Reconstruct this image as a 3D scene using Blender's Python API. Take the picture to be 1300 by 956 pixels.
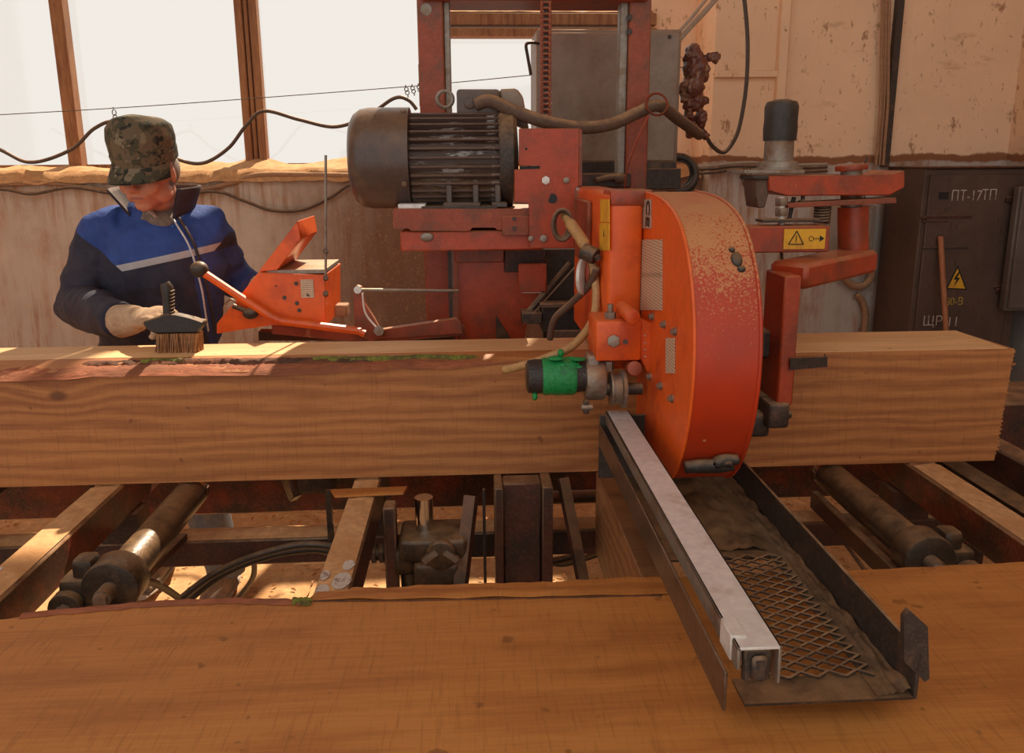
import bpy, bmesh, math, random
from mathutils import Vector, Matrix, noise as mnoise
R = math.radians
random.seed(7)
for _o in list(bpy.data.objects): bpy.data.objects.remove(_o)
SC = bpy.context.scene
COL = SC.collection
# ------------------------------------------------------------------ camera
F = 1000.0
CAM = Vector((0, 0, 1.56)); YAW, PITCH, ROLL = R(3.0), R(12.6), R(0.4)
_f = Vector((math.sin(YAW)*math.cos(PITCH), math.cos(YAW)*math.cos(PITCH), -math.sin(PITCH)))
_r0 = Vector((math.cos(YAW), -math.sin(YAW), 0)); _u0 = _r0.cross(_f)
_r = _r0*math.cos(ROLL) - _u0*math.sin(ROLL); _u = _u0*math.cos(ROLL) + _r0*math.sin(ROLL)
cd = bpy.data.cameras.new('camera'); cam = bpy.data.objects.new('camera', cd); COL.objects.link(cam)
M4 = Matrix.Identity(4)
for i in range(3):
    M4[i][0] = _r[i]; M4[i][1] = _u[i]; M4[i][2] = -_f[i]; M4[i][3] = CAM[i]
cam.matrix_world = M4
cd.sensor_fit = 'HORIZONTAL'; cd.sensor_width = 36; cd.lens = 36*F/1300; cd.shift_y = -45/1300
cd.clip_start = 0.02; cd.clip_end = 200
SC.camera = cam
# ------------------------------------------------------------------ sky, sun, exposure
W = bpy.data.worlds.new('world'); SC.world = W; W.use_nodes = True
W.node_tree.nodes['Background'].inputs[0].default_value = (1.0, 0.965, 0.925, 1)
W.node_tree.nodes['Background'].inputs[1].default_value = 0.92
sd = bpy.data.lights.new('sun', 'SUN'); sd.energy = 9.0; sd.angle = R(0.8); sd.color = (1.0, 0.86, 0.68)
sun = bpy.data.objects.new('sun', sd); COL.objects.link(sun)
sun.rotation_euler = Vector((-0.20, -0.66, -0.79)).to_track_quat('-Z', 'Y').to_euler()
VS = SC.view_settings
VS.view_transform = 'Standard'; VS.look = 'None'; VS.exposure = 0.06; VS.gamma = 1.0; VS.use_curve_mapping = False
# ------------------------------------------------------------------ measuring helpers
def P(px, py, Y=None, Z=None, X=None):
    "point of the place seen at a photograph position, on a plane of known depth, height or side"
    d = _f + _r*((px-650)/F) - _u*((py-433)/F)
    if Y is not None: t = (Y-CAM.y)/d.y
    elif Z is not None: t = (Z-CAM.z)/d.z
    else: t = (X-CAM.x)/d.x
    return CAM + d*t
def PX(px, py, Y): return P(px, py, Y=Y).x
def PZ(px, py, Y): return P(px, py, Y=Y).z
# ------------------------------------------------------------------ mesh builder
class MB:
    def __init__(s): s.bm = bmesh.new()
    def _bev(s, vs, w, seg):
        es = list({e for v in vs for e in v.link_edges})
        bmesh.ops.bevel(s.bm, geom=es, offset=w, segments=seg, affect='EDGES', profile=0.5)
    def box(s, c, size, rot=None, bev=0, seg=1):
        m = Matrix.Translation(Vector(c)) @ (rot.to_4x4() if rot else Matrix.Identity(4)) @ Matrix.Diagonal((*size, 1))
        r = bmesh.ops.create_cube(s.bm, size=1, matrix=m)
        if bev: s._bev(r['verts'], min(bev, min(size)*.45), seg)
        return s
    def bb(s, x0, x1, y0, y1, z0, z1, bev=0, seg=1):
        return s.box(((x0+x1)/2, (y0+y1)/2, (z0+z1)/2), (abs(x1-x0), abs(y1-y0), abs(z1-z0)), None, bev, seg)
    def pbox(s, px0, py0, px1, py1, Y0, Y1, bev=0, seg=1):
        a = P(px0, py0, Y=Y0); b = P(px1, py1, Y=Y0)
        return s.bb(a.x, b.x, Y0, Y1, b.z, a.z, bev, seg)
    def bar(s, p0, p1, w, h, up=(0, 0, 1), bev=0):
        p0 = Vector(p0); p1 = Vector(p1); d = p1-p0; L = d.length; y = d.normalized()
        x = y.cross(Vector(up))
        if x.length < 1e-4: x = y.cross(Vector((1, 0, 0)))
        x.normalize(); z = x.cross(y)
        rot = Matrix((x, y, z)).transposed()
        return s.box((p0+p1)/2, (w, L, h), rot, bev)
    def cyl(s, p0, p1, r, r2=None, seg=20, bev=0):
        p0 = Vector(p0); p1 = Vector(p1); d = p1-p0
        m = Matrix.Translation((p0+p1)/2) @ d.to_track_quat('Z', 'Y').to_matrix().to_4x4()
        o = bmesh.ops.create_cone(s.bm, cap_ends=True, segments=seg, radius1=r, radius2=r if r2 is None else r2, depth=d.length, matrix=m)
        if bev:
            es = [e for e in {e for v in o['verts'] for e in v.link_edges} if any(len(f.verts) > 4 for f in e.link_faces)]
            bmesh.ops.bevel(s.bm, geom=es, offset=bev, segments=2, affect='EDGES', profile=0.5)
        return s
    def lathe(s, p0, axis, prof, seg=32, caps=True):
        p0 = Vector(p0); q = Vector(axis).to_track_quat('Z', 'Y').to_matrix()
        rings = []
        for (h, r) in prof:
            rings.append([s.bm.verts.new(p0 + q @ Vector((r*math.cos(2*math.pi*i/seg), r*math.sin(2*math.pi*i/seg), h))) for i in range(seg)])
        for a, b in zip(rings, rings[1:]):
            for i in range(seg):
                j = (i+1) % seg; s.bm.faces.new((a[i], a[j], b[j], b[i]))
        if caps:
            s.bm.faces.new(rings[0][::-1]); s.bm.faces.new(rings[-1])
        return s
    def ell(s, c, r, rot=None, u=20, v=14):
        m = Matrix.Translation(Vector(c)) @ (rot.to_4x4() if rot else Matrix.Identity(4)) @ Matrix.Diagonal((*r, 1))
        bmesh.ops.create_uvsphere(s.bm, u_segments=u, v_segments=v, radius=1, matrix=m); return s
    def tube(s, pts, r, seg=10, closed=False):
        pts = [Vector(p) for p in pts]; n = len(pts)
        rad = r if isinstance(r, (list, tuple)) else [r]*n
        return s.loft([(p, a, a) for p, a in zip(pts, rad)], seg, closed)
    def loft(s, rings, seg=16, closed=False, hint=(0.01, -1, 0.02)):
        n = len(rings); out = []; prev = None
        for i, (p, a, b) in enumerate(rings):
            p = Vector(p)
            q0 = Vector(rings[i-1][0]) if (i > 0 or closed) else p
            q1 = Vector(rings[(i+1) % n][0]) if (i < n-1 or closed) else p
            t = (q1-q0).normalized()
            if prev is None:
                h = Vector(hint)
                if abs(h.normalized().dot(t)) > .95: h = Vector((1, 0, 0))
                y = (h - t*h.dot(t)).normalized()
            else:
                y = (prev - t*prev.dot(t)).normalized()
            prev = y; x = y.cross(t)
            out.append([s.bm.verts.new(p + x*(a*math.cos(2*math.pi*k/seg)) + y*(b*math.sin(2*math.pi*k/seg))) for k in range(seg)])
        rng = range(n) if closed else range(n-1)
        for i in rng:
            A, B = out[i], out[(i+1) % n]
            for k in range(seg):
                j = (k+1) % seg; s.bm.faces.new((A[k], A[j], B[j], B[k]))
        if not closed:
            s.bm.faces.new(out[0][::-1]); s.bm.faces.new(out[-1])
        return s
    def prism(s, poly, d, bev=0):
        "extrude a 3d polygon by vector d"
        d = Vector(d); a = [s.bm.verts.new(Vector(p)) for p in poly]; b = [s.bm.verts.new(Vector(p)+d) for p in poly]
        n = len(a); fs = [s.bm.faces.new(a), s.bm.faces.new(b[::-1])]
        for i in range(n): fs.append(s.bm.faces.new((a[i], b[i], b[(i+1) % n], a[(i+1) % n])))
        if bev: s._bev(a+b, bev, 1)
        return s
    def pprism(s, pix, Y0, Y1, bev=0):
        "outline measured on the plane Y0, thickness to Y1"
        return s.prism([P(x, y, Y=Y0) for x, y in pix], (0, Y1-Y0, 0), bev)
    def grid(s, nx, ny, fn):
        vs = [[s.bm.verts.new(fn(i/nx, j/ny)) for j in range(ny+1)] for i in range(nx+1)]
        for i in range(nx):
            for j in range(ny): s.bm.faces.new((vs[i][j], vs[i+1][j], vs[i+1][j+1], vs[i][j+1]))
        return s
    def build(s, name, material, parent=None, label=None, sharp=38, kind=None, smooth=True, voxel=0, sm=4):
        bmesh.ops.recalc_face_normals(s.bm, faces=s.bm.faces)
        me = bpy.data.meshes.new(name); s.bm.to_mesh(me); s.bm.free()
        if voxel:
            t = bpy.data.objects.new('tmp', me); COL.objects.link(t)
            m = t.modifiers.new('r', 'REMESH'); m.mode = 'VOXEL'; m.voxel_size = voxel
            if sm:
                k = t.modifiers.new('s', 'SMOOTH'); k.iterations = sm; k.factor = .5
            dg = bpy.context.evaluated_depsgraph_get(); dg.update()
            m2 = bpy.data.meshes.new_from_object(t.evaluated_get(dg))
            bpy.data.objects.remove(t); bpy.data.meshes.remove(me); me = m2; me.name = name; sharp = 180
        cs = [v.co for v in me.vertices]
        lo = Vector((min(c.x for c in cs), min(c.y for c in cs), min(c.z for c in cs)))
        hi = Vector((max(c.x for c in cs), max(c.y for c in cs), max(c.z for c in cs)))
        c = (lo+hi)/2; c.z = lo.z if parent is None else c.z
        me.transform(Matrix.Translation(-c))
        me.polygons.foreach_set('use_smooth', [smooth]*len(me.polygons))
        if smooth and sharp < 180: me.set_sharp_from_angle(angle=R(sharp))
        o = bpy.data.objects.new(name, me); COL.objects.link(o)
        if material is not None: me.materials.clear(); me.materials.append(material)
        put(o, c, parent)
        if label: o['label'] = label
        if kind: o['kind'] = kind
        return o
WL = {}
def put(o, c, parent):
    c = Vector(c); o.parent = parent
    o.location = c - (WL[parent.name] if parent else Vector((0, 0, 0)))
    WL[o.name] = c
def empty(name, loc, label, cat, group=None, parent=None):
    o = bpy.data.objects.new(name, None); COL.objects.link(o); o.empty_display_size = .1
    put(o, loc, parent); tag(o, label, cat, group); return o
def tag(o, label, cat=None, group=None):
    if label: o['label'] = label
    if cat: o['category'] = cat
    if group: o['group'] = group
    return o
def clone(o, loc, parent=None, rot=None):
    "copy one mesh object, sharing its mesh, to a place of its own"
    c = o.copy(); COL.objects.link(c); put(c, loc, parent)
    for k in ('label',):
        if k in c and parent is not None: pass
    if rot is not None: c.rotation_euler = rot
    return c
def crv(pts, n=8):
    "smooth path through points"
    pts = [Vector(p) for p in pts]; out = []
    for i in range(len(pts)-1):
        p0 = pts[max(i-1, 0)]; p1 = pts[i]; p2 = pts[i+1]; p3 = pts[min(i+2, len(pts)-1)]
        for k in range(n):
            t = k/n
            out.append(.5*((2*p1)+(p2-p0)*t+(2*p0-5*p1+4*p2-p3)*t*t+(3*p1-p0-3*p2+p3)*t**3))
    out.append(pts[-1]); return out
def text_mesh(name, s, mat_, parent, loc, size, rot, label=None, sx=1.0, bold=0.0):
    c = bpy.data.curves.new(name, 'FONT'); c.body = s; c.size = size; c.extrude = .0006; c.offset = bold
    c.align_x = 'CENTER'; c.align_y = 'CENTER'
    t = bpy.data.objects.new('tmp', c); COL.objects.link(t)
    dg = bpy.context.evaluated_depsgraph_get(); dg.update()
    me = bpy.data.meshes.new_from_object(t.evaluated_get(dg)); bpy.data.objects.remove(t)
    me.transform(Matrix.Diagonal((sx, 1, 1, 1)))
    me.name = name; me.materials.clear(); me.materials.append(mat_)
    o = bpy.data.objects.new(name, me); COL.objects.link(o); put(o, loc, parent); o.rotation_euler = rot
    if label: o['label'] = label
    return o
# ------------------------------------------------------------------ materials
class NT:
    def __init__(s, name):
        s.m = bpy.data.materials.new(name); s.m.use_nodes = True; s.t = s.m.node_tree
        s.b = s.t.nodes['Principled BSDF']; s.tc = s.t.nodes.new('ShaderNodeTexCoord')
    def n(s, typ, ins=None, **kw):
        x = s.t.nodes.new(typ)
        for k, v in kw.items(): setattr(x, k, v)
        for k, v in (ins or {}).items(): s.set(x, k, v)
        return x
    def set(s, x, k, v):
        if isinstance(v, bpy.types.NodeSocket): s.t.links.new(v, x.inputs[k])
        else: x.inputs[k].default_value = v
    def math(s, op, a, b=0.0, c=None, clamp=False):
        x = s.n('ShaderNodeMath', operation=op, use_clamp=clamp); s.set(x, 0, a); s.set(x, 1, b)
        if c is not None: s.set(x, 2, c)
        return x.outputs[0]
    def map(s, scale=(1, 1, 1), loc=(0, 0, 0), rot=(0, 0, 0), src=None):
        return s.n('ShaderNodeMapping', {'Vector': src or s.tc.outputs['Object'], 'Scale': scale, 'Location': loc, 'Rotation': rot}).outputs[0]
    def noise(s, scale, detail=4, rough=.6, vec=None, dist=0):
        return s.n('ShaderNodeTexNoise', {'Vector': vec or s.tc.outputs['Object'], 'Scale': scale, 'Detail': detail, 'Roughness': rough, 'Distortion': dist}).outputs[0]
    def ramp(s, f, lo, hi, a=0.0, b=1.0):
        x = s.n('ShaderNodeMapRange', {0: f, 1: lo, 2: hi, 3: a, 4: b}); return x.outputs[0]
    def mix(s, f, a, b, mode='MIX'):
        x = s.n('ShaderNodeMix', data_type='RGBA', blend_type=mode)
        s.set(x, 0, f)
        for k, v in ((6, a), (7, b)):
            s.set(x, k, v if isinstance(v, bpy.types.NodeSocket) else (*v, 1))
        return x.outputs[2]
    def xyz(s, src=None):
        x = s.n('ShaderNodeSeparateXYZ', {0: src or s.tc.outputs['Object']}); return x.outputs
    def bump(s, h, strength=.3, dist=.01):
        x = s.n('ShaderNodeBump', {'Height': h, 'Strength': strength, 'Distance': dist}); s.set(s.b, 'Normal', x.outputs[0])
    def out(s, col, rough=.6, metal=0.0):
        s.set(s.b, 'Base Color', col if isinstance(col, bpy.types.NodeSocket) else (*col, 1))
        s.set(s.b, 'Roughness', rough); s.set(s.b, 'Metallic', metal); return s.m
DUST = (0.62, 0.36, 0.17)
def surf(name, col, col2=None, scale=8, lo=.5, hi=.62, rough=.55, metal=0.0, bump=.15, dust=0.0, fine=.25, stretch=(1, 1, 1), spots=None):
    "painted, cast or dusty surface: patches of a second colour, fine mottling, chips and settled sawdust"
    t = NT(name); v = t.map(stretch)
    c = col
    mott = t.noise(scale*6, 5, .65, v)
    dark = tuple(x*(1-fine) for x in col); lite = tuple(min(1, x*(1+fine*.6)+.01*fine) for x in col)
    c = t.mix(t.ramp(mott, .3, .7), dark, lite)
    if col2: c = t.mix(t.ramp(t.noise(scale, 6, .7, v), lo, hi), c, col2)
    if spots: c = t.mix(t.ramp(t.noise(scale*3.2, 4, .6, t.map((1, 1, .45), (3, 5, 1))), .69, .73, 0, .7), c, spots)
    if dust:
        nz = t.xyz(t.n('ShaderNodeNewGeometry').outputs['Normal'])[2]
        d = t.math('MULTIPLY', t.ramp(nz, .1, .8), t.ramp(t.noise(scale*2.2, 5, .7, t.map((1, 1, 1), (7, 1, 2))), .25, .6))
        grit = t.ramp(t.noise(scale*22, 2, .6), .52, .72, 0, .22)
        d = t.math('MULTIPLY', t.math('MAXIMUM', d, t.math('MULTIPLY', grit, .8)), dust, clamp=True)
        c = t.mix(d, c, DUST)
    t.bump(t.noise(scale*9, 4, .6, v), bump, .004)
    return t.out(c, rough, metal)
def wood(name, pale, dark, knots=(), across=0.35, scale=1.0, saw=.26, axis_x=True, z_axis=True):
    "sawn timber, grain along x, band saw marks across it"
    t = NT(name); X, Y, Z = t.xyz()
    warp = None
    kn = None
    for (kx, kz, kr) in knots:
        dx = t.math('MULTIPLY', t.math('SUBTRACT', X, kx), .55); dz = t.math('SUBTRACT', Z, kz)
        d = t.math('SQRT', t.math('ADD', t.math('MULTIPLY', dx, dx), t.math('MULTIPLY', dz, dz)))
        w = t.math('MULTIPLY', t.ramp(d, kr*3.4, 0.0, 0, 1), kr*1.2)
        warp = w if warp is None else t.math('ADD', warp, w)
        k = t.ramp(d, kr*.75, kr*.35, 0, 1); kn = k if kn is None else t.math('MAXIMUM', kn, k)
    zz = Z if warp is None else t.math('ADD', Z, warp)
    yy = t.math('MULTIPLY', Y, across)
    v = t.n('ShaderNodeCombineXYZ', {0: t.math('MULTIPLY', X, .16), 1: yy, 2: zz}).outputs[0]
    w1 = t.n('ShaderNodeTexWave', {'Vector': v, 'Scale': 9.0*scale, 'Distortion': 9.0, 'Detail': 5, 'Detail Scale': 1.2, 'Detail Roughness': .6}, wave_type='BANDS', bands_direction='Z').outputs[1]
    big = t.noise(3.2*scale, 3, .5, v)
    fib = t.noise(1, 5, .7, t.n('ShaderNodeCombineXYZ', {0: t.math('MULTIPLY', X, 5), 1: t.math('MULTIPLY', Y, 150*across), 2: t.math('MULTIPLY', zz, 170)}).outputs[0])
    g = t.math('ADD', t.math('MULTIPLY', w1, .24), t.math('ADD', t.math('MULTIPLY', big, .55), t.math('MULTIPLY', fib, .5)))
    c = t.mix(t.ramp(g, .42, .84), dark, pale)
    sv = t.n('ShaderNodeCombineXYZ', {0: X, 1: t.math('MULTIPLY', Y, .08), 2: t.math('MULTIPLY', Z, .08)}).outputs[0]
    sm_ = t.noise(190, 2, .5, sv)
    c = t.mix(t.ramp(sm_, .54, .72, 0, saw), c, tuple(x*.62 for x in dark))
    c = t.mix(t.ramp(t.noise(26, 2, .5, t.map((1, 1, 1), (4, 4, 4))), .70, .74, 0, .55), c, tuple(x*.45 for x in dark))
    if kn is not None: c = t.mix(t.math('MULTIPLY', kn, .8), c, tuple(x*.4 for x in dark))
    t.bump(t.math('ADD', t.math('MULTIPLY', sm_, .6), fib), .25, .003)
    return t.out(c, .62)
M = {}
RED = (0.66, 0.085, 0.012)
M['orange'] = surf('orange_paint', (0.80, 0.115, 0.010), (0.52, 0.06, 0.012), 5, .52, .66, .38, dust=.25, fine=.12, spots=(.62, .30, .16))
M['red'] = surf('red_paint', (0.42, 0.052, 0.012), (0.24, 0.045, 0.018), 6, .5, .62, .40, dust=.38, fine=.18, spots=(.50, .20, .10))
M['cover'] = surf('cover_paint', (0.47, 0.034, 0.006), (0.38, 0.036, 0.009), 11, .5, .62, .27, dust=.70, fine=.10)
M['dullred'] = surf('dusty_red_paint', (0.30, 0.054, 0.020), (0.17, 0.050, 0.025), 6, .48, .62, .50, dust=.5, fine=.2, spots=(.45, .2, .11))
M['rail'] = surf('worn_red_rail', (0.19, 0.036, 0.014), (0.055, 0.024, 0.014), 6, .42, .56, .42, dust=.75, fine=.3)
M['rust'] = surf('rusty_frame', (0.085, 0.024, 0.012), (0.032, 0.017, 0.012), 7, .45, .6, .55, dust=.45, fine=.3)
M['grease'] = surf('greasy_iron', (0.030, 0.019, 0.012), (0.12, 0.060, 0.026), 9, .52, .68, .38, dust=.35, fine=.35, bump=.4)
M['dark'] = surf('dark_iron', (0.040, 0.028, 0.022), (0.12, 0.06, 0.035), 9, .55, .68, .55, dust=.55, fine=.3)
M['steel'] = surf('worn_steel', (0.76, 0.72, 0.67), (0.50, 0.43, 0.36), 10, .52, .72, .38, .18, .15, fine=.15)
M['dull_steel'] = surf('dull_steel', (0.30, 0.26, 0.22), (0.20, 0.12, 0.07), 9, .5, .64, .5, .6, .2, dust=.6)
M['chrome'] = surf('chrome', (0.70, 0.67, 0.63), None, 8, rough=.16, metal=1.0, bump=.03, fine=.05)
M['motor'] = surf('motor_paint', (0.080, 0.053, 0.044), (0.13, 0.075, 0.048), 7, .5, .66, .34, dust=.25, fine=.15)
M['fins'] = surf('motor_fins', (0.095, 0.055, 0.042), (0.46, 0.44, 0.42), 15, .545, .585, .5, dust=.25, fine=.3, stretch=(.5, 1, 2))
M['cabgrey'] = surf('grey_cabinet', (0.30, 0.235, 0.185), (0.20, 0.13, 0.09), 3, .45, .66, .5, dust=.6, fine=.12)
M['rubber'] = surf('black_rubber', (0.022, 0.018, 0.016), None, 10, rough=.5, dust=.35)
M['cable'] = surf('dusty_cable', (0.075, 0.050, 0.038), None, 12, rough=.6, dust=.8)
M['cable_tan'] = surf('dust_caked_cable', (0.36, 0.20, 0.11), None, 12, rough=.8, dust=1.0)
M['grey_cable'] = surf('grey_cable', (0.42, 0.36, 0.31), None, 12, rough=.5, dust=.5)
M['hose'] = surf('dusty_hose', (0.12, 0.068, 0.046), None, 12, rough=.7, dust=.65)
M['tanhose'] = surf('tan_rubber_hose', (0.50, 0.29, 0.11), None, 12, rough=.4, dust=.3)
M['green'] = surf('green_tape', (0.010, 0.27, 0.065), (0.02, 0.12, 0.05), 18, .55, .7, .22, bump=.9)
M['blacktape'] = surf('black_tape', (0.035, 0.026, 0.022), (0.16, 0.14, 0.12), 22, .62, .7, .25, bump=.8)
M['yellow'] = surf('yellow_sticker', (0.80, 0.42, 0.02), (0.60, 0.28, 0.03), 12, .5, .65, .5, fine=.1)
M['black'] = surf('black_print', (0.012, 0.010, 0.009), None, 10, rough=.6)
M['white_paint'] = surf('chipped_white_paint', (0.62, 0.54, 0.46), (0.30, 0.2, 0.15), 40, .52, .6, .7)
M['yellow_paint'] = surf('faded_yellow_paint', (0.50, 0.33, 0.05), (0.14, .09, .05), 40, .52, .62, .7)
M['cupboard'] = surf('brown_metal_cupboard', (0.105, 0.062, 0.044), (0.075, 0.045, 0.032), 3, .45, .6, .5, fine=.12, spots=(.26, .12, .065))
M['blue_grey'] = surf('blue_grey_paint', (0.40, 0.42, 0.42), (0.30, .24, .2), 4, .5, .66, .6)
M['batten'] = surf('old_timber', (0.36, 0.17, 0.075), (0.22, 0.09, 0.04), 9, .45, .62, .8, stretch=(3, 3, .3), dust=.4, bump=.4)  # brown old timber, patches drawn out vertically
M['timber'] = wood('rough_brown_timber', (0.40, 0.19, 0.075), (0.22, 0.09, 0.035))
M['sawdust'] = surf('sawdust', (0.66, 0.37, 0.165), (0.50, 0.24, 0.09), 5, .45, .66, .95, bump=1.0, fine=.3)
M['bark'] = surf('bark', (0.20, 0.065, 0.028), (0.09, 0.04, 0.022), 22, .45, .6, .9, bump=1.0, fine=.4, stretch=(.4, 1, 1))
M['inner_bark'] = surf('red_inner_bark', (0.36, 0.11, 0.045), (0.24, 0.08, 0.035), 16, .45, .6, .85, bump=.8, fine=.3, stretch=(.25, 1, 1))
M['moss'] = surf('moss', (0.24, 0.24, 0.035), (0.12, 0.10, 0.03), 30, .45, .6, .95, bump=1.0, fine=.4)
M['broom'] = surf('broom_stick', (0.40, 0.15, 0.06), (0.30, .1, .04), 9, .5, .6, .6, stretch=(4, 4, .4))
M['brick_red_bag'] = surf('brown_plastic_film', (0.17, 0.055, 0.035), (0.34, 0.17, 0.09), 9, .5, .62, .2, bump=.8)
M['brown_steel'] = surf('browned_steel', (0.17, 0.105, 0.068), (0.08, 0.05, 0.035), 7, .48, .64, .36, .5, .15, dust=.2)
M['dark_grey'] = surf('dark_grey_cabinet', (0.15, 0.12, 0.10), (0.11, .08, .065), 3, .45, .66, .5, fine=.12)
def cover_mat():
    t = NT('dusted_cover_paint')
    c = t.mix(t.ramp(t.noise(7, 5, .6), .35, .7), (.50, .036, .006), (.36, .032, .008))
    nz_ = t.xyz(t.n('ShaderNodeNewGeometry').outputs['Normal'])[2]
    up = t.ramp(nz_, -.12, .95)
    patch = t.ramp(t.noise(9, 5, .65), .25, .75, .55, 1.25)
    th = t.math('SUBTRACT', .70, t.math('MULTIPLY', t.math('MULTIPLY', up, patch), .40))
    d = t.math('DIVIDE', t.math('SUBTRACT', t.noise(210, 4, .7), th), .10, clamp=True)
    c = t.mix(t.math('MULTIPLY', d, .85), c, (.58, .29, .12))
    c = t.mix(t.ramp(t.noise(34, 2, .5), .73, .75, 0, .7), c, (.60, .30, .16))
    t.bump(d, .2, .002)
    return t.out(c, t.ramp(d, 0, 1, .36, .85))
M['cover'] = cover_mat()
def make_glass():
    t = NT('dusty_window_glass'); n = t.t
    tr = t.n('ShaderNodeBsdfTransparent', {'Color': (.97, .96, .94, 1)}); gl = t.n('ShaderNodeBsdfGlossy', {'Roughness': .05})
    mx = t.n('ShaderNodeMixShader', {0: .05, 1: tr.outputs[0], 2: gl.outputs[0]})
    n.links.new(mx.outputs[0], n.nodes['Material Output'].inputs[0]); return t.m
M['glass'] = make_glass()
def label_mat(name, base, ink, rows, cols=5.0):
    "printed plate: rows of illegible small print"
    t = NT(name); X, Y, Z = t.xyz()
    zz = t.math('FRACT', t.math('MULTIPLY', Z, rows))
    line = t.math('MULTIPLY', t.math('GREATER_THAN', zz, .45), t.math('LESS_THAN', zz, .78))
    v = t.n('ShaderNodeCombineXYZ', {0: t.math('MULTIPLY', t.math('ADD', X, Y), 260), 1: 0, 2: t.math('FLOOR', t.math('MULTIPLY', Z, rows))}).outputs[0]
    word = t.math('GREATER_THAN', t.noise(1, 1, .5, v), .44)
    c = t.mix(t.math('MULTIPLY', t.math('MULTIPLY', line, word), .75), base, ink)
    c = t.mix(t.ramp(t.noise(30, 3, .6), .55, .75, 0, .4), c, DUST)
    return t.out(c, .5)
M['plate'] = label_mat('printed_plate', (0.62, 0.44, 0.30), (.10, .06, .04), 150)
M['plate_grey'] = surf('grey_sticker', (0.45, 0.36, 0.29), (0.35, .25, .18), 20, .5, .6, .5)
# ================================================================== the setting
def nz(x, y=0.0, z=0.0, s=1.0): return mnoise.noise(Vector((x*s, y*s, z*s)))
YW = 4.95          # window plane
def st(o): o['kind'] = 'structure'; return o
def wallmat(name, upper, lower, ztop, streak, brown=None):
    t = NT(name); pos = t.n('ShaderNodeNewGeometry').outputs['Position']; X, Y, Z = t.xyz(pos)
    c = t.mix(t.ramp(t.noise(2.2, 6, .6, pos), .35, .65), lower, tuple(x*.80 for x in lower))
    sv = t.n('ShaderNodeCombineXYZ', {0: t.math('MULTIPLY', X, 16), 1: 0, 2: t.math('MULTIPLY', Z, 1.6)}).outputs[0]
    c = t.mix(t.math('MULTIPLY', t.ramp(t.noise(1.3, 5, .7, sv), .44, .60, 0, .85), t.ramp(t.noise(1.5, 4, .6, pos), .36, .56)), c, streak)
    c = t.mix(t.ramp(t.noise(2.6, 6, .7, t.map((1, 1, .6), (5, 2, 8), src=pos)), .52, .70, 0, .7), c, streak)
    if brown:
        e = t.math('ADD', X, t.math('MULTIPLY', t.math('SUBTRACT', t.noise(1.6, 5, .6, pos), .5), .9))
        c = t.mix(t.math('MULTIPLY', t.ramp(e, -1.15, -.55), .93), c, brown)
        c = t.mix(t.ramp(t.noise(70, 2, .6, pos), .58, .7, 0, .35), c, DUST)
    if upper:
        e = t.math('ADD', Z, t.math('MULTIPLY', t.math('SUBTRACT', t.noise(5, 5, .6, pos), .5), .09))
        up = t.mix(t.ramp(t.noise(1.1, 5, .6, pos), .35, .7), upper, tuple(x*.84 for x in upper))
        up = t.mix(t.ramp(t.noise(9, 4, .75, t.map((1, 1, .55), src=pos)), .60, .67, 0, .8), up, (.32, .13, .045))
        up = t.mix(t.ramp(t.noise(28, 3, .7, t.map((1, 1, .5), (2, 8, 3), src=pos)), .63, .68, 0, .7), up, (.30, .13, .05))
        up = t.mix(t.ramp(t.noise(3.1, 4, .7, t.map((1, 1, 3), src=pos)), .60, .72, 0, .5), up, (.42, .19, .075))
        band = t.mix(t.ramp(e, ztop+.035, ztop+.045), (.30, .12, .05), up)
        c = t.mix(t.ramp(e, ztop-.005, ztop+.005), c, band)
    t.bump(t.noise(24, 6, .7, pos), .5, .012)
    return t.out(c, .85)
M['dado'] = wallmat('stained_whitewash', None, (.62, .52, .43), 9, (.36, .17, .08), (.20, .095, .055))
M['plaster'] = wallmat('stained_plaster', (.95, .64, .41), (.58, .51, .45), 1.56, (.36, .16, .07))
xr = PX(905, 120, 4.5)         # left edge of the projecting pier
xw = PX(822, 120, YW)          # end of the window opening
zs = 1.53
# floor of packed sawdust
mb = MB(); mb.grid(90, 80, lambda u, v: Vector((-5+10*u, -3+8.2*v, .012*nz(-5+10*u, -3+8.2*v, 0, 3)+.008*nz(10*u, 8*v, 3, 11)-.02)))
st(mb.build('floor', M['sawdust'], sharp=180))
# wall below the windows, with its deep ledge
st(MB().bb(-5, xr, 4.62, 5.3, -.05, zs).build('wall_window', M['dado']))
st(MB().bb(xw, xr+.3, YW-.06, 5.3, zs, 5.5).build('wall_window_end', M['plaster']))
st(MB().bb(xr, 3.3, 4.5, 5.3, -.05, 5.5).build('wall_right', M['plaster']))
st(MB().bb(-5.2, -5, .3, 5.3, -.05, 5.5).build('wall_left', M['plaster']))
st(MB().bb(3.1, 3.3, -4.5, 5.3, -.05, 5.5).build('wall_right_light_block', M['plaster']))  # unseen wall, added and run forward to cut light from the right
st(MB().bb(-5.2, 3.3, .3, 5.3, 5.5, 5.65).build('ceiling', M['timber']))  # unseen roof; its front edge, like the left wall's, is set for fill light
st(MB().bb(-5, xw, 4.75, 5.3, 5.15, 5.5).build('wall_window_head', M['plaster']))
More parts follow.
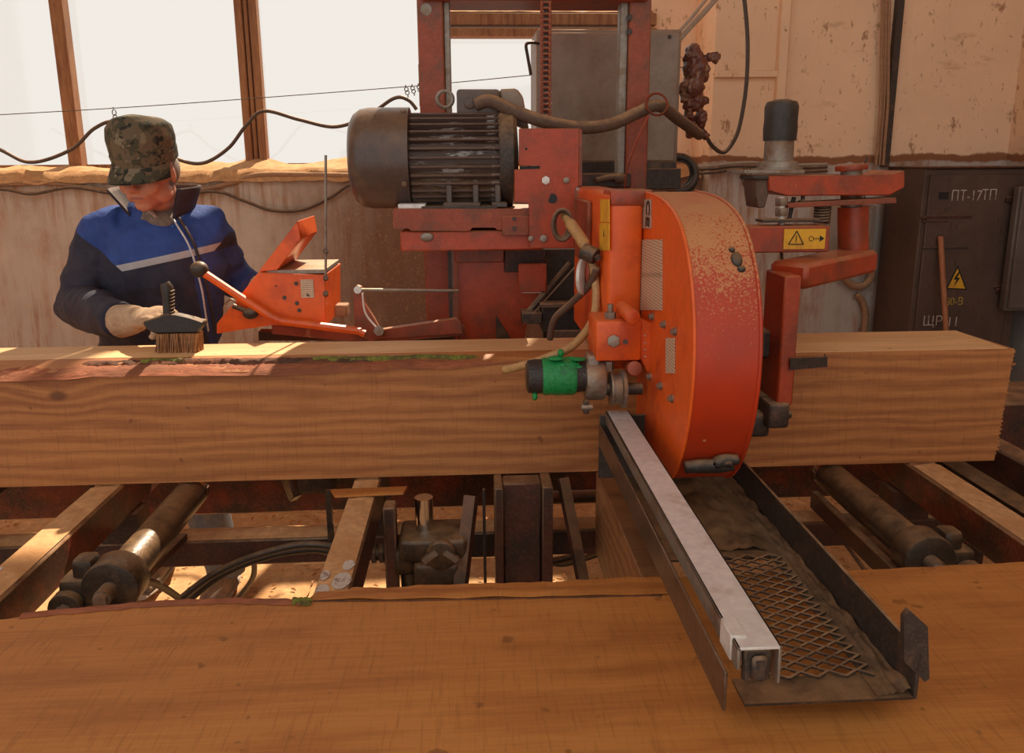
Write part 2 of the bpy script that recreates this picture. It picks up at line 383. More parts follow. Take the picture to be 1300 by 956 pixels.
# windows: posts, transoms and panes between them
posts = [PX(-170, 205, YW), PX(101, 205, YW), PX(328, 203, YW), PX(552, 190, YW)]
edges = [-4.9] + posts + [xw]
wid = 1
def post(x, w, d, parent, z0=zs-.02, z1=5.15, dy=0): return MB().bb(x-w/2, x+w/2, YW-d+dy, YW+.02+dy, z0, z1, .004).build('window_post', M['batten'], parent)
for a, b in zip(edges, edges[1:]):
    w = MB().bb(a, b, YW+.005, YW+.05, zs-.03, zs+.05).build('window_%d' % wid, M['batten']); st(w)
    MB().bb(a, b, YW+.022, YW+.026, zs+.05, 5.15).build('pane', M['glass'], w)
    if wid in (2, 5): post(b if wid == 2 else a, .075, .06, w) if wid == 2 else None
    if wid == 1: post(b, .07, .06, w)
    if wid == 3:   # the triple batten
        for k, (dx, ww, dy) in enumerate(((-.042, .042, 0), (-.005, .022, .015), (.036, .045, .02))): post(b+dx, ww, .05, w, dy=dy)
    if wid == 4: post(b, .08, .06, w)
    if wid == 5:
        zt = PZ(680, 16, YW-.1)
        MB().bb(a, b+.02, YW-.1, YW, PZ(680, 32, YW-.1), zt, .006).build('transom', M['batten'], w)
        MB().bb(a, b+.02, YW-.13, YW-.02, PZ(680, 46, YW-.13), PZ(680, 35, YW-.13), .006).build('transom', M['batten'], w)
        m = MB(); m.grid(50, 4, lambda u, v: Vector((a+(b-a)*u, YW-.1+.1*v, zt+.002+(.022+.02*nz(u*14, v*2, 1))*math.sin(math.pi*min(1, max(0, v*.9+.05))))))
        m.build('sawdust_drift', M['sawdust'], w, sharp=180)
    wid += 1
# sawdust lying in drifts along the ledge
def ledge(u, v):
    x = -4.9+(xr-.02+4.9)*u; y = 4.60+.36*v
    h = .010+.040*v**1.3*(.7+.7*nz(x, 3, 0, 2.1)) + .016*nz(x*5, y*9, 0) + .010*nz(x*17, y*21, 4)
    for px, k in ((101, .02), (330, .05), (430, .035)):
        h += k*math.exp(-((x-PX(px, 200, 4.9))/.16)**2)*v**1.2
    if v == 0: h = -.05+.02*nz(x*9, 0, 2)
    return Vector((x, y-(.02+.012*nz(x*6, 1, 1) if v < .15 else 0), zs+max(h, -.06)))
m = MB(); m.grid(260, 9, ledge); o = m.build('sawdust_drift', M['sawdust'], bpy.data.objects['wall_window'], 'loose sawdust heaped along the ledge', sharp=180); o['kind'] = 'stuff'
# electrical trunking on the plaster: conduits are part of the wall
wr = bpy.data.objects['wall_right']
for q in ([(998, -40), (990, 140), (987, 200)],):
    MB().bb(PX(987, 100, 4.46), PX(999, 100, 4.46), 4.46, 4.5, PZ(990, 205, 4.46), 5.4, .004).build('conduit', M['plaster'], wr)
MB().bb(xr, PX(998, 93, 4.465), 4.465, 4.5, PZ(950, 98, 4.465), PZ(950, 89, 4.465), .004).build('conduit', M['plaster'], wr)
MB().bb(PX(1131, 100, 4.46), PX(1140, 100, 4.46), 4.462, 4.5, PZ(1135, 212, 4.46), 5.4, .003).build('conduit', M['dark'], wr)
# ================================================================== main beam on the bed
ZB, ZT, Y0, Y1 = .745, 1.066, 2.0, 2.235
XE = PX(1287, 440, Y0); XS = -2.6
M['beam'] = wood('sawn_oak_face', (.53, .215, .064), (.28, .088, .026), knots=((PX(84, 585, 2)-(XE+XS)/2, .085, .022), (PX(377, 510, 2)-(XE+XS)/2, .25, .013), (PX(1169, 489, 2)-(XE+XS)/2, .24, .018)))
def cham(x):
    if x > .16: return 0.0, 0.0
    k = min(1, (.16-x)/.25)
    return k*(.020+.008*nz(x, 0, 0, 3)+.004*nz(x, 5, 0, 14)), k*(.062+.022*nz(x, 9, 0, 2.3)+.010*nz(x, 2, 0, 11))
m = MB(); NX = 150; secs = []
for i in range(NX+1):
    x = XS+(XE-XS)*i/NX; a, b = cham(x); a = max(a, .0006); b = max(b, .0006)
    secs.append([m.bm.verts.new((x, *q)) for q in ((Y0, ZB), (Y0, ZT-a), (Y0+b, ZT), (Y1, ZT), (Y1, ZB))])
for A, B in zip(secs, secs[1:]):
    for k in range(5): m.bm.faces.new((A[k], B[k], B[(k+1) % 5], A[(k+1) % 5]))
m.bm.faces.new(secs[0]); m.bm.faces.new(secs[-1][::-1])
for k, v in enumerate(secs[-1]): v.co.x += (-.012, .004, 0, -.015, -.03)[k]
beam = empty('sawn_timber', ((XS+XE)/2, (Y0+Y1)/2, ZB), 'long squared oak beam lying on the saw bed, bark along one edge', 'timber')
m.build('timber', M['beam'], beam, sharp=20)
M['fresh_lit'] = wood('fresh_sawn_lit_top', (.84, .52, .25), (.66, .37, .16), across=1.0, saw=.15)  # fresh-cut wood, paled further to paint in light on the beam top
MB().bb(.47, XE-.016, Y0+.001, Y1-.001, ZT-.004, ZT+.0015).build('fresh_cut_lit_face', M['fresh_lit'], beam, 'freshly sawn top face with skylight painted into its pale colour')
MB().bb(XS+.01, .42, Y0+.088, Y1-.001, ZT-.004, ZT+.0012).build('sawn_top_face', M['fresh_lit'], beam, 'pale sawn top face behind the bark')
# splintered edge at the sawn end
m = MB()
for k in range(26):
    z = ZB+.02+(ZT-ZB-.03)*k/25; L = .006+.016*abs(nz(k*1.7, 3)); w = .0065
    m.prism([(XE-.02, Y0+.002, z-w), (XE+L-.010*(1-k/25), Y0+.004, z-w*.3), (XE+L-.012*(1-k/25), Y0+.004, z+w*.4), (XE-.02, Y0+.002, z+w)], (0, .03, 0))
m.build('splintered_edge', M['beam'], beam)
def strip(name, x0, x1, n, t0, t1, thick, mat_, parent, seed, rough_=.006):
    "irregular strip laid over the waney corner between fractions t0..t1 of the chamfer"
    m = MB()
    def fn(u, v):
        x = x0+(x1-x0)*u; a, b = cham(x); e = .5+.5*nz(x*4, seed)
        tt = t0+(t1-t0)*v+(.10*nz(x*9, seed, v))*(1 if 0 < v < 1 else .6)
        s = math.sin(math.pi*v)*math.sin(math.pi*min(1, max(0, u*12)) * .5 if u < .5 else math.pi*.5*min(1, (1-u)*12))
        off = -.003+s*(thick*(.5+e)+rough_*nz(x*45, v*3, seed)+rough_*.6*nz(x*110, v*7, seed))
        return Vector((x, Y0+b*tt-off*.75, ZT-a+a*tt+off*.65))
    m.grid(n, 6, fn); return m.build(name, mat_, parent, sharp=180)
strip('bark_strip', XS+.02, PX(655, 455, 2), 320, -.25, .75, .006, M['inner_bark'], beam, 3)
strip('bark_ridge', PX(85, 465, 2), PX(480, 460, 2), 260, .45, 1.05, .010, M['bark'], beam, 8, .008)
strip('moss_patch', PX(165, 465, 2), PX(230, 462, 2), 60, .6, 1.1, .012, M['moss'], beam, 12, .008)
strip('moss_patch', PX(385, 460, 2), PX(610, 458, 2), 150, .55, 1.1, .012, M['moss'], beam, 15, .008)
# ================================================================== slab in the foreground
SZ = .79; SB = .7445
M['slab'] = wood('sawn_slab_face', (.56, .225, .050), (.34, .112, .022), across=1.0, scale=.8, saw=.32)
back = [(-700, 800), (-200, 791), (0, 785), (60, 779), (140, 772), (200, 767), (300, 763), (385, 766), (395, 750), (440, 748), (501, 746), (590, 742), (705, 739), (840, 732), (1100, 722), (1300, 712), (1700, 694)]
bk = [P(x, y, Z=SZ) for x, y in back]
slab = empty('waney_plank', (.2, 1.05, SB), 'thick waney-edged slab of sawn oak lying across the near rails', 'plank')
m = MB(); prev = None; N = 220; xs0, xs1 = bk[0].x, bk[-1].x
def backY(x):
    for a, b in zip(bk, bk[1:]):
        if a.x <= x <= b.x: return a.y+(b.y-a.y)*(x-a.x)/max(1e-6, b.x-a.x)
    return bk[-1].y
for i in range(N+1):
    x = xs0+(xs1-xs0)*i/N; yb = backY(x)+.004*nz(x*22, 1)+.004*nz(x*60, 5)*(1 if x < .4 else .2)
    sec = [m.bm.verts.new(q) for q in ((x, .72, SZ), (x, yb-.004, SZ), (x, yb+.006, SZ-.006), (x, yb+.018, SB+.008), (x, yb+.012, SB), (x, .72, SB))]
    if prev:
        for k in range(6): m.bm.faces.new((prev[k], sec[k], sec[(k+1) % 6], prev[(k+1) % 6]))
    else: m.bm.faces.new(sec)
    prev = sec
m.bm.faces.new(prev[::-1])
m.build('timber', M['slab'], slab, sharp=25)
# raised wane split from the slab along a crack
ca = [P(x, y, Z=SZ) for x, y in ((398, 763), (500, 763), (640, 760), (840, 756))]
def crackY(x):
    for a, b in zip(ca, ca[1:]):
        if a.x <= x <= b.x: return a.y+(b.y-a.y)*(x-a.x)/(b.x-a.x)
    return ca[-1].y
def wane(u, v):
    x = ca[0].x+(ca[-1].x+.02-ca[0].x)*u; y0 = crackY(x); y1 = backY(x)+.006*nz(x*30, 4)
    k = min(1, u*10)
    return Vector((x, y0+(y1-y0)*v*k, SZ+.0015+(.007*math.sin(math.pi*min(1, v*1.2+.15))+.004*nz(x*16, v*3))*k*(1-.6*u)))
m = MB(); m.grid(150, 6, wane); m.build('raised_wane', M['slab'], slab, sharp=180)
m = MB(); m.tube([Vector((ca[0].x+(ca[-1].x-ca[0].x)*i/60, crackY(ca[0].x+(ca[-1].x-ca[0].x)*i/60)-.0015, SZ+.0005)) for i in range(61)], [.0016+.0011*nz(i*.9, 2) for i in range(61)], 6)
m.build('crack', M['bark'], slab, sharp=180)
def bstrip(u, v):
    x = PX(30, 780, 1.3)+(PX(388, 765, 1.3)-PX(30, 780, 1.3))*u; y = backY(x)
    return Vector((x, y-.010+.020*v+.004*nz(x*40, v), SZ+.001+.006*math.sin(math.pi*v)*(.6+nz(x*30, 2, v))))
m = MB(); m.grid(140, 4, bstrip); m.build('bark_edge', M['inner_bark'], slab, sharp=180)
m = MB()
for k in range(26):
    q = P(372+24*random.random(), 760+7*random.random(), Z=SZ+.003); m.ell(q, (.004+.003*random.random(), .004, .004), None, 6, 4)
m.build('moss_patch', M['moss'], slab)
# ================================================================== saw bed: frame, cross rails, rollers, clamps
bed = empty('saw_bed', (.1, 2.2, 0), 'low rusty steel saw bed with cross rails and rollers under the timbers', 'machine bed')
RT = .7440
# long frame members
MB().bb(-2.6, 2.6, 2.03, 2.11, .482, .560, .006).build('long_rail', M['rust'], bed)
MB().bb(-2.6, 2.6, 2.44, 2.52, .45, .60, .006).build('long_rail', M['rail'], bed)
MB().bb(-2.6, 2.6, .84, .92, .475, .60, .006).build('long_rail', M['rust'], bed)
m = MB(); m.grid(160, 3, lambda u, v: Vector((-2.6+5.2*u, 2.032+.076*v, .560+.001+.010*math.sin(math.pi*v)*(.7+nz(u*60, v*2)))))
m.build('settled_sawdust', M['sawdust'], bed, sharp=180, kind='stuff')
for x in (-2.2, .125, 1.75, 2.2):
    for y in (.88, 2.07, 2.48): MB().bb(x-.035, x+.035, y-.035, y+.035, -.03, .48, .004).build('leg', M['rust'], bed)
# cross rails that carry the timbers
def cross(x, w, mat_, y0=.80, y1=2.62, h=.10, tip=None):
    o = MB().bb(x-w/2, x+w/2, y0, y1, RT-h, RT, .008).build('cross_rail', mat_, bed)
    MB().bb(x-w/2-.012, x+w/2+.012, 2.03, 2.11, .560, RT-h).build('rail_bracket', M['rust'], o)
    MB().bb(x-w/2-.012, x+w/2+.012, 2.44, 2.52, .60, RT-h).build('rail_bracket', M['rust'], o)
    MB().bb(x-w/2-.012, x+w/2+.012, .84, .92, .60, RT-h).build('rail_bracket', M['rust'], o)
    m = MB(); m.grid(3, 60, lambda u, v: Vector((x-w/2+.004+(w-.008)*u, 1.32+(1.98-1.32)*v, RT+.0008+.004*math.sin(math.pi*u)*max(0, .5+nz(v*20, x, u)))))
    m.build('settled_sawdust', M['sawdust'], o, sharp=180, kind='stuff')
    return o
cl = cross(-.965, .078, M['rail'])
MB().bb(-1.003, -.985, 1.40, 1.56, RT-.004, RT+.0028, .001).build('wear_strip', M['steel'], cl, 'rail edge polished bright by sliding timber')
MB().cyl((-.928, 1.44, .69), (-.922, 1.44, .69), .008, seg=10).build('bolt_hole', M['black'], cl)
cross(1.245, .085, M['rail'])
c3 = cross(-.285, .072, M['rust'], y1=2.3)
m = MB()
for (x, y, a, b) in ((-.27, 1.455, .020, .032), (-.303, 1.42, .014, .026), (-.265, 1.52, .013, .020), (-.307, 1.48, .010, .018)):
    m.prism([(x+a*math.cos(t*.628)*(1+.3*nz(t, x*9)), y+b*math.sin(t*.628)*(1+.4*nz(t, y*9)), RT+.0035) for t in range(10)], (0, 0, .001))
m.build('paint_scuff', M['white_paint'], c3, 'flaking patch of white paint')
cross(-1.46, .075, M['rust']); cross(1.56, .075, M['rust'])
# dust-covered flat bars beside the outer rails
MB().bar((-1.33, 2.5, .70), (-1.33, .9, .70), .06, .02).build('flat_bar', M['grease'], bed)
MB().bar((1.43, 2.5, .66), (1.43, .9, .66), .07, .05).build('flat_bar', M['grease'], bed)
# rollers with bearing blocks
def roller(x, s):
    o = MB().cyl((x, 1.58, .700), (x, 2.03, .700), .041, seg=28, bev=.004).build('roller', M['grease'], bed)
    MB().lathe((x, 2.03, .70), (0, 1, 0), [(0, .041), (.03, .041), (.045, .030), (.047, .012)], 28).build('polished_end', M['chrome'], o, 'bright polished roller end')
    MB().cyl((x, 1.50, .70), (x, 1.60, .70), .018, seg=14).build('shaft', M['dull_steel'], o)
    # cast bearing block and its bracket down to the long rail
    b = MB(); b.cyl((x-.0*s, 1.535, .70), (x, 1.60, .70), .060, seg=24, bev=.006)
    b.box((x-.055*s, 1.575, .675), (.11, .07, .09), None, .014, 2); b.box((x-.06*s, 1.575, .735), (.045, .05, .05), None, .012, 2)
    b.cyl((x-.09*s, 1.52, .665), (x-.09*s, 1.60, .665), .035, seg=18, bev=.005); b.cyl((x-.02*s, 1.50, .63), (x-.02*s, 1.58, .63), .034, seg=18, bev=.006)
    blk = b.build('bearing_block', M['grease'], bed)
    for dx, dz in ((-.09*s, .665), (-.02*s, .63), (0, .70)):
        MB().cyl((x+dx, 1.488, dz), (x+dx, 1.53, dz), .015, seg=6).build('bolt', M['dull_steel'], blk)
    MB().bar((x-.05*s, 1.56, .62), (x-.05*s, 2.04, .57), .05, .018).build('support_arm', M['rust'], bed)
    if s < 0: MB().bar((x-.055, 1.42, .645), (x-.055, 2.0, .645), .022, .05, bev=.003).build('side_flat', M['rust'], bed)
    return o
roller(-.765, 1); roller(1.0, -1)
# underframe members between the roller and the middle rail
MB().cyl((-.62, 2.46, .64), (-.62, 2.40, .64), .045, seg=22).build('pivot_boss', M['dark'], bed)
MB().bar((-.60, 2.36, .66), (-.55, 2.30, .56), .03, .05, bev=.004).build('pivot_link', M['grease'], bed)
b = MB(); b.bb(-.545, -.425, 2.28, 2.40, .575, .70, .02, 2); b.build('gearbox', M['dark'], bed)
MB().bb(-.405, -.39, 2.02, 2.035, .46, .70).build('hanger', M['grease'], bed)
# hydraulic clamp in the middle
cy = MB().cyl((-.128, 1.86, .50), (-.128, 1.86, .745), .023, seg=22).build('clamp_rod', M['chrome'], bed)
b = MB(); b.bb(-.19, -.02, 1.79, 1.92, .60, .66, .012, 2); b.bb(-.155, -.04, 1.78, 1.90, .53, .60, .012, 2)
b.cyl((-.085, 1.775, .625), (-.085, 1.80, .625), .038, seg=20, bev=.004); b.bb(-.21, -.15, 1.80, 1.90, .56, .63, .01); b.cyl((-.26, 1.85, .60), (-.18, 1.85, .60), .018, seg=10)
blk = b.build('clamp_block', M['grease'], bed, sharp=50)
for i in range(3): MB().cyl((-.262+.02*i, 1.85, .60), (-.252+.02*i, 1.85, .60), .027, seg=6).build('nut', M['dark'], blk)
MB().bar((-.075, 1.772, .64), (-.045, 1.772, .615), .012, .014).build('clamp_jaw', M['dull_steel'], blk)
MB().bar((-.128, 1.772, .615), (-.095, 1.772, .64), .012, .014).build('clamp_jaw', M['dull_steel'], blk)
MB().bb(-.12, -.045, 1.80, 1.88, .0, .53, .004).build('clamp_post', M['dark'], bed)
MB().cyl((-.165, 1.84, .02), (-.165, 1.84, .56), .026, seg=18).build('clamp_cylinder', M['grease'], bed)
MB().bb(-.225, -.195, 1.80, 1.85, .02, .745, .004).build('clamp_post', M['rust'], bed)
MB().bar((-.008, 1.86, .745), (-.060, 1.72, .40), .03, .03).build('clamp_brace', M['rust'], bed)
MB().cyl((.024, 1.90, .30), (.024, 1.90, .745), .004, seg=8).build('rod', M['dark'], bed)
# upright guide column between the clamps, twin flanges and web
g = MB().bb(.075, .175, 1.93, 1.99, .40, .745, .004).build('guide_column', M['rust'], bed)
MB().bb(.052, .074, 1.90, 2.0, .02, .745, .003).build('flange', M['rust'], g)
MB().bb(.176, .204, 1.90, 2.0, .02, .745, .003).build('flange', M['rust'], g)
MB().bb(.085, .150, 1.94, 1.98, .02, .40, .003).build('ram', M['dark'], g)
MB().bar((.235, 1.96, .745), (.295, 1.80, .40), .028, .02).build('brace_bar', M['rust'], bed)
MB().cyl((-.40, 1.98, .53), (-.09, 1.98, .53), .012, seg=12).build('cross_shaft', M['rust'], bed)
MB().cyl((.2, 2.3, .54), (.5, 2.3, .54), .02, seg=12).build('cross_shaft', M['rust'], bed)
# timber skid beside the blade guide
MB().bb(.335, .395, 1.39, 2.02, .50, .742, .003).build('skid_board', M['timber'], bed)
# far right: heavy bunk beyond the beam end
MB().bb(1.52, 1.98, 2.35, 2.6, .60, .80, .01).build('end_bunk', M['rust'], bed)
# dropped splinter of wood caught on the frame
def hoseline(name, label, pts, r, mat_, cat='hose', group=None, n=10):
    o = MB().tube(crv(pts, n), r, 10).build(name, mat_, None, sharp=180); tag(o, label, cat, group); return o
sp = MB().prism([P(x, y, Z=.7505) for x, y in ((420, 624), (517, 620), (512, 628), (470, 630), (425, 632))], (0, 0, .006))
tag(sp.build('wood_splinter', M['slab'], None), 'thin reddish wood splinter hanging on the middle cross rail', 'splinter')
g = 'hydraulic hoses under the saw bed'
hoseline('hydraulic_hose', 'black hydraulic hose curling from the left bearing block to the floor', [P(150, 755, Y=1.85), P(165, 742, Y=2.0), P(195, 740, Y=2.15), P(228, 760, Y=2.3), P(240, 775, Y=2.3)], .011, M['rubber'], group=g)
hoseline('hydraulic_hose', 'black hydraulic hose tied under the frame, upper of the sloping pair', [P(236, 764, Y=2.04), P(285, 728, Y=2.01), P(340, 706, Y=2.005), P(400, 697, Y=2.005), P(432, 706, Y=2.005)], .011, M['rubber'], group=g)
hoseline('hydraulic_hose', 'black hydraulic hose tied under the frame, lower of the sloping pair', [P(232, 758, Y=2.0), P(270, 730, Y=1.97), P(320, 707, Y=1.96), P(380, 692, Y=1.96), P(425, 694, Y=1.96)], .010, M['rubber'], group=g)
hoseline('hydraulic_hose', 'short black hydraulic hose dropping behind the sloping pair of hoses', [P(322, 705, Y=2.3), P(322, 730, Y=2.35), P(310, 750, Y=2.4), P(295, 765, Y=2.4)], .009, M['rubber'], group=g)
hoseline('hydraulic_hose', 'thin black hose looping across the sawdust beside the guide column', [P(625, 680, Y=2.25), P(640, 705, Y=2.3), P(680, 714, Y=2.3), P(730, 705, Y=2.24), P(758, 683, Y=2.2)], .010, M['rubber'], group=g)
hoseline('hydraulic_hose', 'thin black hose passing low behind the slanted brace bar', [P(690, 712, Y=2.4), P(715, 716, Y=2.35), P(745, 708, Y=2.25), P(768, 699, Y=2.15)], .010, M['rubber'], group=g)
hoseline('hydraulic_hose', 'black hose hanging in a bend beside the middle cross rail', [P(488, 708, Y=2.1), P(498, 722, Y=2.1), P(503, 745, Y=2.1), P(500, 770, Y=2.1)], .011, M['hose'], group=g)
hoseline('steel_rod', 'thin dark rod slanting across the floor beyond the metal chute', [P(1062, 676, Y=2.3), P(1092, 716, Y=2.1), P(1100, 728, Y=2.05)], .006, M['dark'], 'rod', None, 3)
# chips and crumbs strewn on the floor
m = MB()
for k in range(2600):
    x = random.uniform(-2.4, 2.4); y = random.uniform(2.2, 4.4); s = random.uniform(.004, .014)
    a = random.random()*6.28; h = -.012+.012*nz(x, y, 0, 3)
    m.prism([(x+s*math.cos(a), y+s*math.sin(a), h), (x+s*.5*math.cos(a+2), y+s*.5*math.sin(a+2), h+.003), (x+s*math.cos(a+3.3), y+s*math.sin(a+3.3), h+.001)], (0, 0, .004))
o = m.build('wood_chips', M['slab'], None, smooth=False); o['kind'] = 'stuff'; tag(o, 'wood chips strewn over the sawdust floor', 'wood chips')
# ================================================================== band sawmill carriage
SAW = empty('band_sawmill', (.2, 2.75, .6), 'large orange-red band sawmill head with motor and round wheel cover astride the beam', 'sawmill')
def part(m, name, mat_, parent=None, label=None, **k): return m.build(name, mat_, parent or SAW, label, **k)
# carriage base behind the beam
part(MB().bb(-.25, .75, 2.60, 3.0, .605, .70, .008), 'carriage_base', M['rust'])
# --- portal columns and head bar
YC = 2.70
c = part(MB().bb(PX(535, 200, YC), PX(567, 200, YC), YC, YC+.14, .70, 2.24, .005), 'column', M['dullred'])
part(MB().bb(PX(567, 200, YC), PX(575, 200, YC), YC+.02, YC+.07, .70, 2.24, .003), 'slide_rail', M['dull_steel'], c)
part(MB().cyl(P(541, 12, Y=YC-.004), P(541, 12, Y=YC+.004), .018, seg=20), 'seal_disc', M['dull_steel'], c)
part(MB().bb(PX(531, 100, YC), PX(535, 100, YC), YC+.02, YC+.05, PZ(533, 135, YC), PZ(533, 80, YC), .002), 'cable_clip_bar', M['dark'], c)
c = part(MB().bb(PX(795, 200, YC), PX(822, 200, YC), YC, YC+.14, .70, 2.24, .005), 'column', M['dullred'])
part(MB().bb(PX(785, 200, YC), PX(795, 200, YC), YC+.02, YC+.07, .70, 2.24, .003), 'slide_rail', M['dull_steel'], c)
for q in ((799, 22), (799, 40)): part(MB().cyl(P(*q, Y=YC-.003), P(*q, Y=YC+.003), .010, seg=12), 'bolt', M['dark'], c)
part(MB().bb(PX(535, 0, YC), PX(822, 0, YC), YC-.02, YC+.16, PZ(680, 2, YC), 2.22, .006), 'head_bar', M['dullred'])
# --- lifting chain
YH = 2.64
ch = part(MB().bb(PX(690, 100, YH), PX(696, 100, YH), YH, YH+.006, PZ(692, 152, YH), 2.08), 'lifting_chain', M['rust'])
zt, zb = 2.10, PZ(692, 150, YH); n = 24; link = None
for k in range(n):
    z = zt+(zb-zt)*k/(n-1); x = PX(692.5, 80, YH)
    if link is None:
        m = MB()
        for s in (-1, 1): m.box((x+s*.013, YH-.006, z), (.009, .012, .020), None, .003)
        m.cyl((x-.018, YH-.006, z-.010), (x+.018, YH-.006, z-.010), .0045, seg=8)
        link = part(m, 'chain_link', M['dullred'], ch)
    else: clone(link, (WL[link.name].x, WL[link.name].y, z-.001), ch)
# --- main motor
YM = 2.52; zc = PZ(540, 201, YM); x0 = PX(447, 200, YM); x1 = PX(522, 200, YM); x2 = PX(636, 200, YM); x3 = PX(654, 200, YM); RM = .152
mot = part(MB().cyl((x1-.02, YM, zc), (x2, YM, zc), RM*.80, seg=48), 'motor', M['fins'], label='large finned grey-brown electric motor')
part(MB().lathe((x0, YM, zc), (1, 0, 0), [(0, .06), (.001, RM*.74), (.012, RM*.87), (.032, RM*.965), (.06, RM), (x1-x0, RM), (x1-x0+.002, RM*.96), (x1-x0+.003, RM*.82)], 56), 'fan_cover', M['motor'], mot)
fin = None
for k in range(34):
    a = 2*math.pi*k/34; yy = math.cos(a); zz = math.sin(a)
    if zz > .93: continue
    if fin is None:
        fin = part(MB().bb(x1+.004, x2-.006, YM-.0035, YM+.0035, zc+RM*.78, zc+RM*.965, .002), 'cooling_fin', M['fins'], mot); fin0 = WL[fin.name]; rr = fin0.z-zc
        fin.location += Vector((0, yy*rr-(fin0.y-YM), zz*rr-rr)); fin.rotation_euler = (a-math.pi/2, 0, 0); fx = fin0.x
    else: clone(fin, (fx, YM+yy*rr, zc+zz*rr), mot, (a-math.pi/2, 0, 0))
part(MB().lathe((x2-.012, YM, zc), (1, 0, 0), [(0, RM*.8), (.001, RM*.93), (.012, RM*.98), (x3-x2, RM*.98), (x3-x2+.012, RM*.9), (x3-x2+.02, .05)], 48), 'end_shield', M['dark'], mot)
for k in range(4):
    a = .5+k*1.57; part(MB().cyl((x1-.02+.006, YM+RM*math.cos(a), zc+RM*math.sin(a)), (x1-.02+.0061, YM+(RM+.006)*math.cos(a), zc+(RM+.006)*math.sin(a)), .008, seg=8), 'cover_screw', M['dull_steel'], mot)
b = MB(); b.bb(PX(580, 130, YM), PX(634, 130, YM), YM-.055, YM+.07, zc+RM*.75, PZ(600, 113, YM-.05), .010, 2); b.cyl(P(596, 131, Y=YM-.07), P(596, 131, Y=YM-.04), .017, seg=16, bev=.004)
part(b, 'terminal_box', M['motor'], mot)
part(MB().prism([P(634, 113, Y=YM-.04), P(656, 112, Y=YM-.04), P(664, 122, Y=YM-.04), P(672, 165, Y=YM-.04), P(640, 150, Y=YM-.04)], (0, .10, 0), .006), 'conduit_cover', M['cabgrey'], mot)
part(MB().tube([P(565, 126, Y=YM)+Vector((.024*math.cos(i*.314), 0, .024*math.sin(i*.314))) for i in range(20)], .006, 8, True), 'lifting_eye', M['dull_steel'], mot)
for xx in (566, 628):
    b = MB(); b.bb(PX(xx-4, 240, YM-.13), PX(xx+44, 240, YM-.13) if xx == 566 else PX(xx+16, 240, YM-.13), YM-.135, YM+.135, PZ(590, 264, YM-.13), PZ(590, 257, YM-.13), .003)
    b.bb(PX(xx, 240, YM-.13), PX(xx+8, 240, YM-.13), YM-.12, YM-.04, PZ(590, 262, YM-.13), PZ(590, 228, YM-.13), .003)
    if xx == 566:
        b.bb(PX(xx+34, 240, YM-.13), PX(xx+42, 240, YM-.13), YM-.12, YM-.04, PZ(590, 262, YM-.13), PZ(590, 228, YM-.13), .003); b.bb(PX(xx, 240, YM-.13), PX(xx+42, 240, YM-.13), YM-.11, YM-.04, PZ(590, 236, YM-.13), PZ(590, 228, YM-.13), .003)
    part(b, 'motor_foot', M['motor'], mot)
# --- motor table
YT = 2.36
tb = part(MB().pprism([(499, 265), (690, 265), (690, 292), (632, 292), (628, 289), (600, 289), (596, 293), (522, 293), (518, 290), (499, 290)], YT, YT+.30), 'motor_table', M['dullred'])
part(MB().pbox(508, 294, 690, 317, YT+.012, YT+.28, .004), 'table_beam', M['red'], tb)
part(MB().pbox(637, 274, 672, 299, YT-.008, YT, .002), 'pad_plate', M['dullred'], tb)
for q in ((653, 278), (653, 290)): part(MB().cyl(P(*q, Y=YT-.012), P(*q, Y=YT-.007), .006, seg=10), 'bolt', M['dark'], tb)
part(MB().pbox(505, 259, 540, 265, YT+.02, YT+.2, .002), 'shim_plate', M['steel'], tb)
part(MB().pbox(535, 262, 632, 266, YT+.01, YT+.26, .002), 'shim_plate', M['grease'], tb)
part(MB().ell(P(542, 301, Y=YT+.008), (.02, .006, .014)), 'weld_blob', M['dull_steel'], tb)
# --- stepped mounting plate
YP = 2.33
mp = part(MB().pprism([(659, 163), (735, 163), (735, 236), (729, 239), (729, 315), (672, 315), (672, 257), (653, 257), (653, 215), (686, 215), (686, 210), (659, 210)], YP, YP+.016, .0015), 'mounting_plate', M['red'])
part(MB().pbox(660, 211, 686, 216, YP+.006, YP+.03), 'slot', M['black'], mp)
part(MB().pprism([(735, 163), (739, 165), (739, 235), (735, 236)], YP+.001, YP+.10), 'side_return', M['dullred'], mp)
for q, r in (((693, 229), .013), ((719, 229), .010), ((690, 303), .012), ((674, 303), .009)):
    part(MB().cyl(P(*q, Y=YP-.007), P(*q, Y=YP+.002), r, seg=6, bev=.002), 'bolt', M['steel'] if r > .012 else M['dull_steel'], mp)
part(MB().cyl(P(701, 252, Y=YP-.001), P(701, 252, Y=YP+.004), .0145, seg=20), 'bolt_hole', M['black'], mp)
part(MB().cyl(P(668, 189, Y=YP-.001), P(668, 189, Y=YP+.004), .004, seg=10), 'bolt_hole', M['black'], mp)
